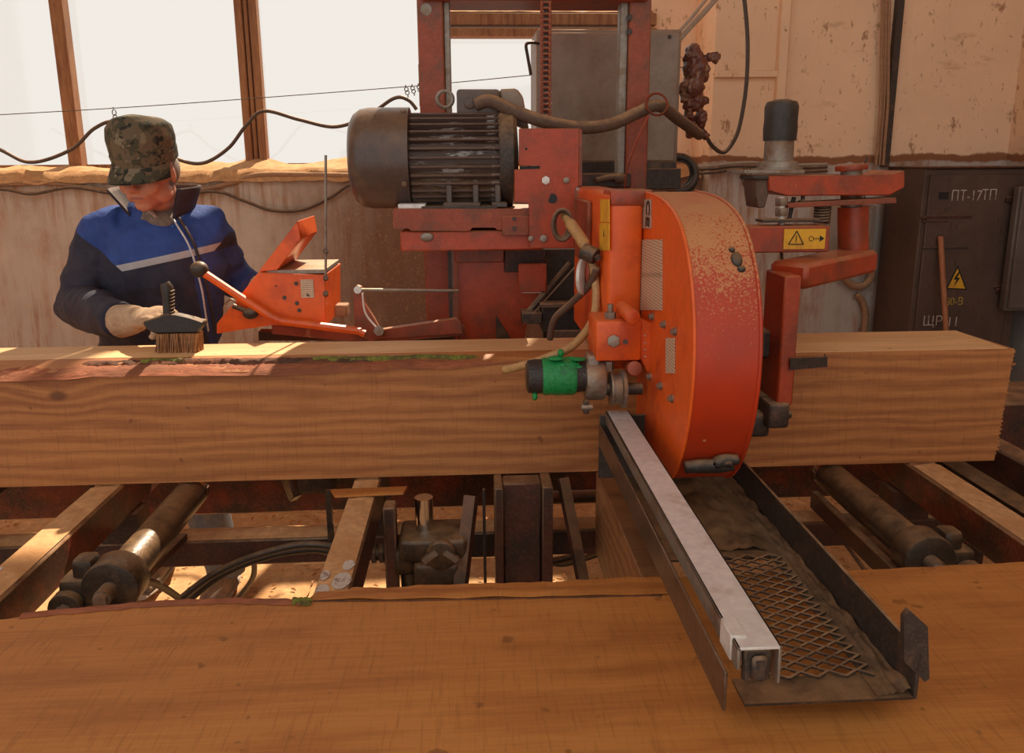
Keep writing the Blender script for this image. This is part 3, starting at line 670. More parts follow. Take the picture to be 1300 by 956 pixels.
# --- panels below the table
YB = 2.60
lp = part(MB().pprism([(581, 332), (645, 332), (660, 345), (662, 372), (690, 372), (672, 400), (664, 436), (584, 436)], YB, YB+.02), 'lower_panel', M['red'])
part(MB().pbox(578, 317, 640, 333, YB-.03, YB+.1, .003), 'cross_channel', M['dullred'])
part(MB().pbox(640, 317, 692, 345, YB-.02, YB+.05, .003), 'cross_channel', M['rust'])
part(MB().pbox(658, 335, 694, 371, YB-.08, YB-.07, .004), 'guard_flap', M['red'])
part(MB().pbox(690, 317, 775, 440, YB+.12, YB+.16), 'back_shield', M['dark'])
part(MB().pbox(686, 386, 757, 390, YB-.14, YB-.10, .002), 'guide_bar', M['hose'])
part(MB().pbox(688, 391, 756, 420, YB-.12, YB+.02, .003), 'pump_box', M['rubber'])
part(MB().pbox(700, 420, 752, 428, YB-.13, YB-.05, .002), 'guide_bar', M['hose'])
part(MB().pbox(663, 398, 688, 411, YB-.14, YB-.05, .002), 'valve_box', M['dark'])
part(MB().tube([P(676, 399, Y=YB-.12), P(732, 337, Y=YB-.06)], .003, 6), 'brace_rod', M['dull_steel'])
part(MB().tube([P(668, 400, Y=YB-.08), P(724, 335, Y=YB-.02)], .012, 8), 'brace_strap', M['dark'])
for q in (571, 578): part(MB().pbox(q-3, 318, q+4, 432, YB-.02, YB+.01), 'guide_strip', M['dark'] if q == 571 else M['dullred'])
part(MB().pprism([(630, 402), (648, 430), (630, 432)], YB-.10, YB-.06), 'gusset', M['grease'])
# --- arm that carries the near wheel
X0, X1 = .318, .398; YA = 1.80; zA0, zA1 = 1.082, 1.497
arm = part(MB().bb(X0, X1, YA, 2.40, zA0, zA1, .012, 3), 'wheel_arm', M['orange'])
part(MB().bb(X0+.002, X1+.02, YA-.004, YA+.10, zA1-.03, zA1+.006, .006, 2), 'arm_cap', M['red'], arm)
def onX(px, py, X): return P(px, py, X=X)
def plateX(name, px0, py0, px1, py1, X, mat_, parent, label=None, t=.002):
    a = onX(px0, py0, X); b = onX(px1, py1, X); c_ = onX(px0, py1, X); d_ = onX(px1, py0, X)
    return part(MB().prism([a, d_, b, c_], (-t, 0, 0)), name, mat_, parent, label)
s1 = plateX('warning_sticker', 763, 253, 774, 282, X0-.0005, M['yellow'], arm, 'faded yellow warning sticker')
s2 = plateX('warning_sticker', 762, 283, 774, 318, X0-.0005, M['yellow'], arm, 'faded yellow warning sticker')
q = onX(766.5, 296, X0-.003); part(MB().prism([q+Vector((0, -.006, -.008)), q+Vector((0, .006, -.008)), q+Vector((0, 0, .008))], (-.0006, 0, 0)), 'pictogram', M['black'], s2)
part(MB().bb(X0-.012, X0, 2.05, 2.30, zA1-.20, zA1-.03, .004), 'inspection_plate', M['dullred'], arm)
# --- near wheel cover: a half-round drum
YCn, ZCn, RC = 1.665, 1.222, .288; XL, XR = .400, .524
PROF = [(1.83, 1.497), (1.72, 1.494), (1.62, 1.484), (1.53, 1.462), (1.463, 1.424), (1.41, 1.362), (1.376, 1.285), (1.365, 1.20), (1.376, 1.11), (1.405, 1.035), (1.447, .972), (1.495, .932), (1.56, .914), (1.66, .908), (1.83, .908)]
PROF = [(p.x, p.y) for p in crv([Vector((a, b, 0)) for a, b in PROF], 4)]
def drum(x, inset=0.0):
    return [(x, y+inset*(1 if y < 1.6 else 0), z+(inset if z < 1.2 else -inset)) for y, z in PROF]
cov = part(MB().prism(drum(XL+.004), (XR-XL-.004, 0, 0)), 'wheel_cover', M['cover'], label='big half-round wheel cover dusted with sawdust', sharp=30)
part(MB().prism(drum(XL, .002), (.004, 0, 0)), 'side_panel', M['orange'], cov, 'bright orange flat side panel')
m = MB(); m.tube([Vector(p)+Vector((-.001, 0, 0)) for p in drum(XL+.003)], .0035, 8); part(m, 'rolled_edge', M['orange'], cov, sharp=180)
m = MB(); m.tube([Vector(p) for p in drum(XR)], .004, 8); part(m, 'rolled_edge', M['cover'], cov, sharp=180)
ce = plateX('grey_sticker', 816.5, 253, 827, 290, XL-.0005, M['plate_grey'], cov)
text_mesh('sticker_letters', 'CE', M['black'], ce, onX(822, 271, XL-.0032), .050, (R(90), R(90), R(-90)), bold=.0006)
plateX('data_plate', 813, 304, 841, 352, XL-.0005, M['plate'], cov, 'pale printed data plate')
plateX('data_plate', 813, 346, 841, 394, XL-.0005, M['plate'], cov, 'pale printed data plate')
plateX('data_plate', 846, 429, 857, 474, XL-.0005, M['plate'], cov, 'small pale printed plate')
for q in ((829, 402), (844, 412), (858, 421), (840, 490), (854, 506), (826, 478)):
    c = onX(*q, XL); b = MB(); b.cyl(c+Vector((-.004, 0, 0)), c+Vector((.002, 0, 0)), .009, seg=16); b.cyl(c+Vector((-.010, 0, 0)), c, .006, seg=6)
    part(b, 'bolt', M['dull_steel'], cov)
plateX('cover_seam', 811, 262, 813.5, 400, XL-.0004, M['dark'], cov, t=.004)
# torn hole in the rim with a rubber plug showing
def rimpt(px, py):
    best = None
    for (ya, za), (yb_, zb_) in zip(PROF, PROF[1:]):
        y = (ya+yb_)/2; z = (za+zb_)/2; q = P(px, py, Y=y); e = abs(q.z-z)
        if best is None or e < best[0]: best = (e, Vector((q.x, y, z)), Vector((0, -(za-zb_), (yb_-ya)*-1)).normalized())
    return best[1], best[2]
for q, rx, rz in (((929, 317), .006, .006), ((935, 331), .011, .016), ((941, 345), .008, .007)):
    p, nn = rimpt(*q); m = MB(); m.ell(p, (rx, .006, rz), nn.to_track_quat('Y', 'Z').to_matrix()); part(m, 'torn_hole', M['rubber'], cov)
# rags and rubber scraps jammed under the cover
def blob(name, pts, mat_, parent, label=None, vox=.006):
    m = MB()
    for p, r in pts: m.ell(p, r, None, 12, 8)
    return m.build(name, mat_, parent, label, voxel=vox, sm=3)
_rp = [rimpt(x, y)[0] for x, y in ((866, 588), (884, 585), (903, 580), (920, 576), (938, 569))]
_rp = [Vector((p.x, _rp[2].y-.010-.012*abs(k-2)**.5*0, PZ(900, 590-2.2*k, _rp[2].y))) for k, p in enumerate(_rp)]
part(MB().loft([(p+Vector((0, 0, .004*nz(k*.8, 3))), .012+.003*math.sin(.9*k), .010+.003*math.cos(k*1.7)) for k, p in enumerate(crv(_rp, 3))], 10), 'rubber_scraper', M['rubber'], cov, sharp=180)
# --- blade guide
YG = 1.70
gb = part(MB().pbox(757, 408, 814, 458, YG, YG+.12, .006, 2), 'guide_block', M['orange'])
part(MB().pprism([(813, 405), (834, 412), (834, 478), (822, 474), (813, 455)], YG+.01, YG+.04, .002), 'guide_plate', M['orange'], gb)
part(MB().cyl(P(779, 433, Y=YG-.012), P(779, 433, Y=YG), .015, seg=6, bev=.002), 'bolt', M['dull_steel'], gb)
part(MB().cyl(P(794, 434, Y=YG-.003), P(794, 434, Y=YG), .006, seg=12), 'bolt', M['rust'], gb)
part(MB().cyl(P(804, 403, Y=YG-.04), P(790, 390, Y=YG+.06), .0165, seg=20, bev=.003), 'clamp_pin', M['orange'], gb)
part(MB().cyl(P(806, 468, Y=YG-.005), P(800, 466, Y=YG+.08), .017, seg=18, bev=.003), 'clamp_pin', M['red'], gb)
part(MB().cyl(P(775, 408, Y=YG+.03), P(775, 396, Y=YG+.03), .013, seg=6), 'nut', M['dull_steel'], gb)
part(MB().cyl(P(772, 458, Y=YG+.03), P(772, 470, Y=YG+.03), .013, seg=6), 'nut', M['dull_steel'], gb)
part(MB().cyl(P(775, 396, Y=YG+.03), P(775, 386, Y=YG+.03), .007, seg=10), 'stud', M['dull_steel'], gb)
for k in range(4): part(MB().ell(P(819, 426+k*9, Y=YG+.009), (.0022, .0015, .0022), None, 8, 6), 'paint_drip', M['white_paint'], gb)
zg = PZ(785, 497, YG)
gr = part(MB().lathe((PX(775, 497, YG), YG+.02, zg), (1, 0, 0), [(0, .018), (.002, .038), (.006, .040), (.008, .034), (.026, .034), (.028, .043), (.036, .043), (.038, .02)], 28), 'guide_roller', M['dull_steel'])
part(MB().cyl((PX(775, 497, YG)-.02, YG+.02, zg), (PX(795, 497, YG)+.04, YG+.02, zg), .014, seg=14), 'axle', M['dark'], gr)
hb = MB(); hb.cyl((PX(744, 487, YG), YG+.03, PZ(750, 487, YG)), (PX(770, 487, YG), YG+.03, PZ(750, 487, YG)), .046, seg=24, bev=.006); hb.pbox(746, 452, 762, 478, YG+.01, YG+.06, .006)
part(hb, 'guide_hub', M['dull_steel'])
part(MB().cyl(P(738, 517, Y=YG-.02), P(752, 517, Y=YG-.02), .008, seg=10), 'adjuster_screw', M['dull_steel'])
part(MB().pbox(741, 509, 748, 526, YG-.025, YG-.012, .002), 'adjuster_lock', M['dark'])
# taped handle
zh = PZ(705, 482, YG); xh0, xh1 = PX(669, 482, YG), PX(745, 482, YG); yh = YG+.03
hd = part(MB().lathe((xh0, yh, zh), (1, 0, 0), [(0, .03), (.004, .037), (.02, .040), (.038, .039), (.05, .041), (.09, .042), (xh1-xh0, .036)], 24), 'taped_handle', M['blacktape'], label='handle wrapped in shiny green and black tape')
m = MB(); m.lathe((xh0+.036, yh, zh), (1, 0, 0), [(0, .0405), (.006, .0435), (.02, .0425), (.034, .0445), (.05, .0435), (.068, .0445), (.076, .041)], 26)
for k in range(9):
    a = k*.7; m.ell((xh0+.05+.008*k, yh-.03*math.cos(a), zh+.040*abs(math.sin(a))), (.014, .008, .006), Matrix.Rotation(a, 3, 'X'), 8, 6)
for (x, z, rx, rz) in ((706, 455, .020, .006), (722, 462, .026, .006), (735, 456, .016, .005), (712, 448, .008, .009), (679, 503, .007, .010)):
    m.ell(P(x, z, Y=YG+.01), (rx, .012, rz), Matrix.Rotation(.4*nz(x, z), 3, 'Y'), 10, 7)
part(m, 'green_tape', M['green'], hd)
# the blade itself, taut between the two guides
part(MB().bb(.425, .455, 1.5, 2.62, ZT+.006, ZT+.0075), 'saw_blade', M['steel'])
# hoses on the head
part(MB().tube(crv([P(752, 330, Y=1.92), P(757, 372, Y=1.90), P(752, 408, Y=1.86), P(728, 438, Y=1.82), P(700, 452, Y=1.80), P(672, 462, Y=1.83), P(640, 470, Y=1.88)]), .0105, 12), 'coolant_hose', M['tanhose'], sharp=180)
part(MB().tube(crv([P(758, 340, Y=1.88), P(748, 362, Y=1.92), P(725, 385, Y=1.98), P(704, 405, Y=2.02), P(698, 430, Y=2.05)]), .009, 10), 'coolant_hose', M['hose'], sharp=180)
m = MB()
for k in range(3): m.tube([P(713, 285, Y=2.05)+Vector(((.018+.004*k)*math.cos(i*.35), -.01*k, (.034+.003*k)*math.sin(i*.35))) for i in range(18)], .0045, 6, True)
part(m, 'wire_coil', M['hose'], sharp=180)
part(MB().tube(crv([P(716, 274, Y=2.06), P(722, 281, Y=2.02), P(733, 296, Y=1.97), P(743, 312, Y=1.92), P(749, 324, Y=1.90)]), [.010]*10+[.015]*14+[.012]*9, 12), 'hose_elbow', M['tanhose'], sharp=180)
b = MB(); b.cyl(P(740, 318, Y=1.90), P(757, 326, Y=1.88), .021, seg=14, bev=.004); b.cyl(P(744, 330, Y=1.89), P(752, 316, Y=1.89), .012, seg=6); b.cyl(P(757, 324, Y=1.87), P(760, 330, Y=1.87), .008, seg=6)
part(b, 'hose_clamp', M['dark'])
lp2 = part(MB().lathe(P(741, 350, Y=1.95)+Vector((-.008, 0, 0)), (1, -.5, 0), [(0, .03), (.003, .046), (.012, .048), (.016, .040)], 28), 'warning_lamp', M['steel'])
part(MB().ell(P(747, 348, Y=1.93), (.010, .010, .030)), 'lens', M['red'], lp2, 'red lamp lens')
# --- grey switch cabinet carried behind the columns
YK = 3.15
kb = part(MB().bb(PX(681, 140, YK), PX(862, 140, YK), YK, YK+.28, PZ(770, 243, YK), PZ(770, 37, YK), .006), 'switch_cabinet', M['cabgrey'], label='grey dusty steel switch cabinet')
part(MB().bb(PX(690, 140, YK), PX(858, 140, YK), YK-.012, YK, PZ(770, 205, YK), PZ(770, 42, YK), .004), 'cabinet_door', M['cabgrey'], kb)
part(MB().pbox(815, 214, 864, 240, YK-.05, YK+.2, .003), 'cable_tray', M['dark'], kb)
part(MB().pbox(690, 205, 858, 240, YK-.02, YK, .003), 'cabinet_plinth', M['grease'], kb)
part(MB().tube(crv([P(674, 95, Y=YK-.02), P(670, 72, Y=YK-.03), P(668, 57, Y=YK-.03), P(675, 54, Y=YK-.02), P(684, 55, Y=YK)]), .006, 8), 'door_handle', M['dark'], kb, sharp=180)
part(MB().cyl(P(850, 47, Y=YK-.015), P(850, 47, Y=YK), .008, seg=12), 'screw', M['dark'], kb)
part(MB().bb(PX(735, 225, YC), PX(800, 225, YC), YC-.02, YC+.1, PZ(765, 238, YC), PZ(765, 220, YC), .004), 'cabinet_bracket', M['rust'])
part(MB().bb(.55, .60, YC+.1, YK+.05, 1.44, 1.50), 'cabinet_bracket', M['rust'])
part(MB().bb(.0, .05, YC+.05, YK+.05, 1.44, 1.50), 'cabinet_bracket', M['rust'])
b = MB(); b.tube(crv([P(757, 229, Y=YC-.05), P(775, 225, Y=YC-.04), P(792, 226, Y=YC-.04)]), [.010]*16+[.013], 10); b.ell(P(787, 226, Y=YC-.04), (.022, .02, .018), None, 12, 8)
part(b, 'hydraulic_joint', M['hose'], sharp=180)
# --- thick power conduit from the motor
pc = part(MB().tube(crv([P(604, 133, Y=YM-.06), P(622, 128, Y=YM-.07), P(650, 140, Y=2.45), P(690, 154, Y=2.45), P(735, 162, Y=2.48), P(775, 158, Y=2.52), P(810, 143, Y=2.58), P(836, 134, Y=2.6), P(862, 152, Y=2.7), P(888, 171, Y=2.85)]), .0195, 14), 'power_conduit', M['hose'], label='thick dusty power conduit', sharp=180)
for k in range(2): part(MB().tube([P(832, 133, Y=2.58)+Vector((.034*math.cos(i*.35), -.02+.04*math.sin(i*.35)*.3, .034*math.sin(i*.35))) for i in range(18)], .004, 6, True), 'tie_cord', M['red'], pc, sharp=180)
part(MB().tube(crv([P(824, 146, Y=2.56), P(808, 180, Y=2.58), P(796, 215, Y=2.6), P(793, 240, Y=2.62)]), .003, 6), 'tie_cord', M['red'], pc, sharp=180)
# --- control box with open lid
YX = 2.46
cb = part(MB().pprism([(328, 346), (413, 349), (413, 416), (345, 412), (275, 424), (275, 411), (309, 370)], YX, YX+.30, .002), 'control_box', M['orange'], label='bright orange control box with raised lid')
part(MB().pprism([(328, 345), (378, 280), (382, 303), (352, 343)], YX, YX+.27, .002), 'lid', M['orange'], cb)
part(MB().pbox(338, 343, 413, 347, YX+.01, YX+.28, .001), 'top_sheet', M['dull_steel'], cb, 'dusty worn top sheet')
part(MB().pbox(381, 355, 399, 378, YX-.003, YX, .0005), 'data_plate', M['plate'], cb)
for q in ((376, 360), (361, 378), (377, 385), (380, 394), (350, 363), (392, 374)): part(MB().cyl(P(*q, Y=YX-.003), P(*q, Y=YX+.002), .0065 if q[0] > 355 else .003, seg=12), 'rivet', M['dark'], cb)
part(MB().tube([P(413.5, 197, Y=YX-.012), P(413.5, 352, Y=YX-.012)], .004, 8), 'indicator_rod', M['dull_steel'], cb)
for q in (318, 352, 372): part(MB().cyl(P(413.5, q, Y=YX-.022), P(413.5, q+2, Y=YX-.004), .008, seg=8), 'rod_clip', M['dark'], cb)
lv = part(MB().tube([P(258, 346, Y=YX-.03), P(300, 374, Y=YX-.03), P(345, 403, Y=YX-.03), P(358, 408, Y=YX-.03), P(455, 420, Y=YX-.03), P(463, 424, Y=YX-.03)], .0125, 8), 'long_lever', M['orange'], cb)
part(MB().ell(P(253, 342, Y=YX-.03), (.027, .024, .025)), 'lever_knob', M['rubber'], lv)
lv = part(MB().tube([P(296, 388, Y=YX-.02), P(318, 397, Y=YX-.02)], .008, 8), 'short_lever', M['dark'], cb)
part(MB().ell(P(318, 398, Y=YX-.03), (.024, .018, .018)), 'lever_knob', M['rubber'], lv)
part(MB().tube(crv([P(286, 386, Y=YX), P(292, 380, Y=YX-.01), P(298, 384, Y=YX-.01), P(296, 392, Y=YX-.01)]), .004, 6), 'wire_clip', M['dull_steel'], cb, sharp=180)
part(MB().pprism([(345, 412), (465, 424), (590, 414), (590, 426), (470, 436), (345, 424)], YX+.04, YX+.07, .002), 'link_bar', M['dullred'])
lk = part(MB().pprism([(449, 367), (453, 362), (459, 364), (462, 385), (475, 404), (488, 428), (470, 434), (450, 420)], YX+.02, YX+.04, .002), 'pivot_link', M['dullred'])
part(MB().cyl(P(454, 368, Y=YX-.01), P(454, 368, Y=YX+.03), .012, seg=14), 'pivot_pin', M['steel'], lk)
part(MB().cyl(P(481, 420, Y=YX-.01), P(481, 420, Y=YX+.03), .016, seg=14), 'pivot_pin', M['dull_steel'], lk)
part(MB().tube([P(455, 368, Y=YX+.02), P(582, 369, Y=YX+.06)], .0055, 8), 'tie_rod', M['dull_steel'])
part(MB().pprism([(482, 419), (580, 404), (586, 410), (588, 424), (484, 430)], YX+.03, YX+.06, .002), 'link_bar', M['dullred'])
part(MB().tube(crv([P(460, 372, Y=YX), P(464, 398, Y=YX), P(478, 416, Y=YX)]), .003, 6), 'return_spring', M['steel'], sharp=180)
part(MB().pbox(424, 388, 441, 402, YX+.05, YX+.11, .004), 'wooden_packing', M['timber'])
part(MB().bar(P(330, 425, Y=YX+.15), P(600, 425, Y=YX+.2), .05, .03), 'box_support', M['rust'])
# --- stainless sawdust rail and chute coming forward from the guide
ZR = 1.0
rl = part(MB().bb(.308, .362, .815, 1.74, ZR-.004, ZR, .001), 'guard_rail', M['steel'], label='bright worn stainless rail')
part(MB().bb(.358, .362, .815, 1.74, ZR-.050, ZR, .001), 'rail_flange', M['dull_steel'], rl)
part(MB().bb(.308, .312, .815, 1.74, ZR-.030, ZR, .001), 'rail_flange', M['dull_steel'], rl)
part(MB().bb(.306, .326, .835, .875, ZR-.03, ZR+.003, .001), 'rail_tab', M['steel'], rl)
b = MB(); b.bb(.318, .352, .82, .83, ZR-.05, ZR-.006, .003); b.bb(.326, .345, .812, .82, ZR-.045, ZR-.012, .004)
part(b, 'end_stop', M['dark'], rl)
part(MB().bb(.294, .298, .815, 1.74, .915, .968, .001), 'chute_wall', M['brown_steel'])
cu = part(MB().bb(.604, .610, .93, 1.74, .830, .905, .001), 'chute_wall', M['dark'])
part(MB().pprism([(1148, 785), (1155, 775), (1178, 796), (1180, 862), (1174, 866), (1148, 840)], .93, .94), 'end_lug', M['dark'], cu)
ZM = .838
fl = part(MB().bb(.366, .604, 1.335, 1.74, ZM-.008, ZM-.004), 'chute_floor', M['grease'])
part(MB().bb(.565, .604, .93, 1.335, ZM-.008, ZM-.004), 'chute_floor', M['grease'], fl)
part(MB().bb(.366, .565, .93, .985, ZM-.008, ZM-.004), 'chute_floor', M['grease'], fl)
m = MB(); dx, dy = .042, .0116; xa, xb, ya, yb = .362, .575, .975, 1.345
nx = int((xb-xa)/dx); ny = int((yb-ya)/dy)
for i in range(nx+1):
    for j in range(ny):
        s = .5*(j % 2); p0 = Vector((xa+(i+s)*dx, ya+j*dy, ZM))
        for sg in (-1, 1):
            p1 = Vector((xa+(i+s+sg*.5)*dx, ya+(j+1)*dy, ZM+.0015))
            if xa+.004 <= min(p0.x, p1.x) and max(p0.x, p1.x) <= xb: m.bar(p0, p1, .0040, .003)
part(m, 'expanded_mesh', M['dark'], fl, 'diamond-pattern expanded metal mesh')
m = MB(); m.grid(16, 50, lambda u, v: Vector((.555+.048*u, .935+.80*v, ZM-.003+.012*u*u*(.7+nz(u*6, v*20))+.002*nz(u*30, v*60))))
part(m, 'settled_sawdust', M['grease'], fl, sharp=180, kind='stuff')
m = MB(); m.grid(24, 24, lambda u, v: Vector((.45+.12*u, 1.36+.37*v, ZM-.003+.010*math.sin(math.pi*u)*(.6+nz(u*5, v*9)))))
part(m, 'settled_sawdust', M['grease'], fl, sharp=180, kind='stuff')
part(MB().bb(.294, .61, 1.735, 1.745, .835, .99, .001), 'chute_end', M['dark'], fl)
# --- log side-roller arm on the right
YS = 1.84
ar = part(MB().pbox(940, 288, 1052, 320, 1.95, 2.03, .003), 'side_arm', M['red'])
st_ = part(MB().pbox(996, 291, 1047, 316, 1.946, 1.95, .0005), 'warning_sticker', M['yellow'], ar, 'yellow sticker with black warning triangle')
q = P(1011, 303, Y=1.945)
m = MB(); tri = [q+Vector((.022*math.sin(a), 0, .022*math.cos(a)-.003)) for a in (0, 2.094, 4.189)]
for i in range(3): m.bar(tri[i], tri[(i+1) % 3], .002, .002)
m.box(q+Vector((0, 0, .001)), (.002, .001, .014)); m.box(q+Vector((0, 0, -.009)), (.002, .001, .002)); part(m, 'pictogram', M['black'], st_)
q = P(1030, 303, Y=1.945); m = MB(); m.tube([q+Vector((.006*math.cos(i*.6), 0, .006*math.sin(i*.6))) for i in range(10)], .0008, 5, True); m.box(q+Vector((.014, 0, 0)), (.016, .001, .0015)); m.prism([q+Vector((.022, 0, -.008)), q+Vector((.034, 0, 0)), q+Vector((.022, 0, .008))], (0, .001, 0)); part(m, 'pictogram', M['black'], st_)
part(MB().bb(.742, .782, 1.81, 1.935, PZ(1009, 515, 1.81), PZ(1009, 350, 1.81), .004), 'side_post', M['red'])
a = Vector((.772, 1.872, PZ(1009, 354, 1.81))); b_ = P(1092, 330, Y=2.13)
part(MB().bar(a, b_, .10, .062, bev=.010), 'elbow_arm', M['red'])
pv = part(MB().cyl(P(1083, 322, Y=2.13), P(1083, 262, Y=2.13), .040, seg=28), 'pivot_tube', M['red'])
part(MB().cyl(P(1081, 216, Y=2.13), P(1081, 209, Y=2.13), .042, seg=28, bev=.002), 'pivot_cap', M['red'], pv)
part(MB().cyl(P(1081, 262, Y=2.13), P(1081, 216, Y=2.13), .028, seg=20), 'pivot_shaft', M['dull_steel'], pv)
part(MB().tube([P(1097, 210, Y=2.12), P(1101, 200, Y=2.12)], .003, 6), 'grease_nipple', M['dark'], pv)
sw = part(MB().pprism([(976, 223), (1133, 223), (1149, 216), (1149, 238), (1130, 248), (1000, 249), (988, 243), (976, 243)], 2.02, 2.20, .003), 'swing_arm', M['red'], label='red swing arm')
part(MB().pprism([(1000, 258), (1138, 251), (1138, 258), (1000, 264)], 2.02, 2.08, .001), 'lower_strap', M['dullred'], sw)
part(MB().pprism([(958, 226), (976, 226), (976, 246), (971, 264), (962, 264), (960, 246)], 2.03, 2.12, .003), 'end_bracket', M['hose'], sw)
part(MB().pbox(957, 223, 976, 228, 2.02, 2.13, .002), 'bracket_cap', M['rubber'], sw)
zf = PZ(985, 212, 2.08)
hm = part(MB().lathe(P(987, 219, Y=2.10), (0, 0, 1), [(0, .062), (.012, .062), (.013, .052), (.028, .050), (.030, .038), (.085, .037), (.086, .041), (.150, .041), (.165, .037), (.172, .020)], 32), 'hydraulic_motor', M['dull_steel'], sw)
part(MB().lathe(P(987, 219, Y=2.10)+Vector((0, 0, .082)), (0, 0, 1), [(0, .042), (.03, .0435), (.05, .042), (.085, .043), (.098, .038), (.104, .018)], 32), 'rubber_boot', M['rubber'], hm)
part(MB().pbox(945, 216, 1022, 220, 2.03, 2.17, .001), 'mount_plate', M['dull_steel'], sw)
bt = part(MB().cyl(P(992, 250, Y=2.0), P(992, 305, Y=2.0), .0085, seg=14), 'adjusting_bolt', M['steel'], ar)
for y0_, y1_ in ((251, 261), (264, 274)): part(MB().cyl(P(992, y0_, Y=2.0), P(992, y1_, Y=2.0), .0165, seg=6, bev=.002), 'nut', M['dull_steel'], ar)
part(MB().pbox(968, 279, 1042, 282, 1.97, 2.02, .001), 'spring_plate', M['dark'], ar)
m = MB(); c = P(1043, 283, Y=2.05); m.tube([c+Vector((.019*math.cos(i*.5), .019*math.sin(i*.5), i*.00058)) for i in range(80)], .0035, 6); part(m, 'coil_spring', M['dark'], ar, sharp=180)
part(MB().lathe(P(1019, 257, Y=2.04), (0, 0, 1), [(0, .012), (.004, .012), (.008, .005), (.022, .006)], 14), 'pin', M['dark'], sw)
part(MB().tube([P(1008, 250, Y=2.06), P(1001, 282, Y=2.06)], .006, 8), 'link_rod', M['dark'], sw)
part(MB().tube(crv([P(992, 318, Y=1.99), P(993, 330, Y=1.98), P(998, 338, Y=1.96)]), .004, 6), 'grease_line', M['dark'], ar, sharp=180)
lb = MB(); lb.bb(.72, .775, 1.80, 1.99, PZ(1000, 545, 1.80), PZ(1000, 512, 1.80), .01, 2); lb.bb(.66, .74, 1.83, 1.96, PZ(980, 556, 1.83), PZ(980, 525, 1.83), .012, 2); lb.cyl((.775, 1.86, PZ(1000, 535, 1.80)), (.80, 1.86, PZ(1000, 536, 1.80)), .018, .010, seg=14); lb.ell(P(942, 549, Y=1.80), (.024, .03, .014))
part(lb, 'blade_guide_foot', M['dark'], sharp=45)
m = MB(); m.tube([P(1015, 458, Y=1.82), P(1047, 460, Y=1.85), P(1050, 452, Y=1.90), P(1018, 452, Y=1.93)], .004, 6)
part(MB().prism([P(1003, 455, Y=1.80), P(1049, 453, Y=1.83), P(1049, 466, Y=1.83), P(1003, 470, Y=1.80)], (0, .004, 0)), 'scraper_strip', M['dark'])
part(MB().prism([P(1049, 453, Y=1.83), P(1049, 466, Y=1.83), P(1046, 461, Y=1.95), P(1046, 449, Y=1.95)], (.003, 0, 0)), 'scraper_strip', M['dark'])
part(MB().bb(.60, .75, 1.88, 1.93, PZ(985, 455, 1.88), PZ(985, 420, 1.88), .006), 'post_bracket', M['dark'])
part(MB().bb(.545, .60, 1.86, 1.95, PZ(970, 520, 1.86), PZ(970, 425, 1.86), .006), 'post_bracket', M['grease'])
# ================================================================== cupboard, cables and odds and ends on the walls
YE = 4.06
xe0 = PX(1166, 300, YE); xe1 = PX(1300, 300, YE)
cbd = empty('electric_cupboard', ((xe0+xe1)/2, 4.28, 0), 'dark brown chipped metal electrical cupboard with stencilled lettering against the plaster wall', 'cupboard')
zc1 = PZ(1220, 214, YE)
part(MB().bb(xe0, xe1, YE, 4.44, .05, zc1, .005), 'carcass', M['cupboard'], cbd)
dr = part(MB().bb(PX(1172, 300, YE), PX(1287, 300, YE), YE-.014, YE, .12, zc1-.03, .004), 'cupboard_door', M['cupboard'], cbd)
part(MB().bb(xe0, xe1, YE-.02, 4.44, zc1, zc1+.012, .003), 'top_rim', M['rust'], cbd)
part(MB().pbox(1193, 244, 1204, 253, YE-.017, YE-.010), 'keyhole_window', M['black'], dr)
part(MB().pbox(1168, 274, 1234, 277, YE-.020, YE-.013, .001), 'trim_strip', M['rust'], dr)
part(MB().pbox(1171, 280, 1205, 282, YE-.018, YE-.013, .001), 'trim_strip', M['rust'], dr)
part(MB().pbox(1171, 314, 1230, 316, YE-.018, YE-.013, .001), 'trim_strip', M['dark'], dr)
rx = (R(90), 0, 0); k = YE/1000
text_mesh('stencil_letters', 'ПТ-17', M['white_paint'], dr, P(1227, 249, Y=YE-.016), .078, rx, sx=.80, bold=-.0008)
text_mesh('stencil_letters', 'ТП', M['white_paint'], dr, P(1256, 248, Y=YE-.016), .078, rx, sx=.80, bold=-.0008)
text_mesh('stencil_letters', '380-В', M['yellow_paint'], dr, P(1209, 383, Y=YE-.016), .058, rx, sx=.85)
text_mesh('stencil_letters', 'ЩР', M['white_paint'], dr, P(1184, 408, Y=YE-.016), .075, rx, sx=.95, bold=-.0008)
text_mesh('stencil_letters', '-11', M['white_paint'], dr, P(1207, 409, Y=YE-.016), .075, rx, sx=.95, bold=-.0008)
q = P(1215, 358, Y=YE-.016)
sg = part(MB().prism([P(1201, 367, Y=YE-.016), P(1228, 368, Y=YE-.016), P(1216, 337, Y=YE-.016)], (0, .002, 0)), 'warning_sign', M['black'], dr, 'yellow high-voltage triangle with black lightning bolt')
part(MB().prism([P(1203.5, 365.5, Y=YE-.0175), P(1225.5, 366.5, Y=YE-.0175), P(1215.8, 341, Y=YE-.0175)], (0, .001, 0)), 'sign_face', M['yellow'], sg)
part(MB().prism([P(x, y, Y=YE-.0185) for x, y in ((1217, 345), (1210.5, 355), (1214.5, 355), (1211, 364), (1219, 352.5), (1215, 352.5), (1219, 345.5))], (0, .0008, 0)), 'lightning_bolt', M['black'], sg)
part(MB().pbox(1263, 363, 1279, 367, YE-.022, YE-.012, .002), 'hasp', M['rust'], dr); part(MB().pbox(1266, 366, 1276, 373, YE-.024, YE-.012, .003), 'padlock', M['rust'], dr)
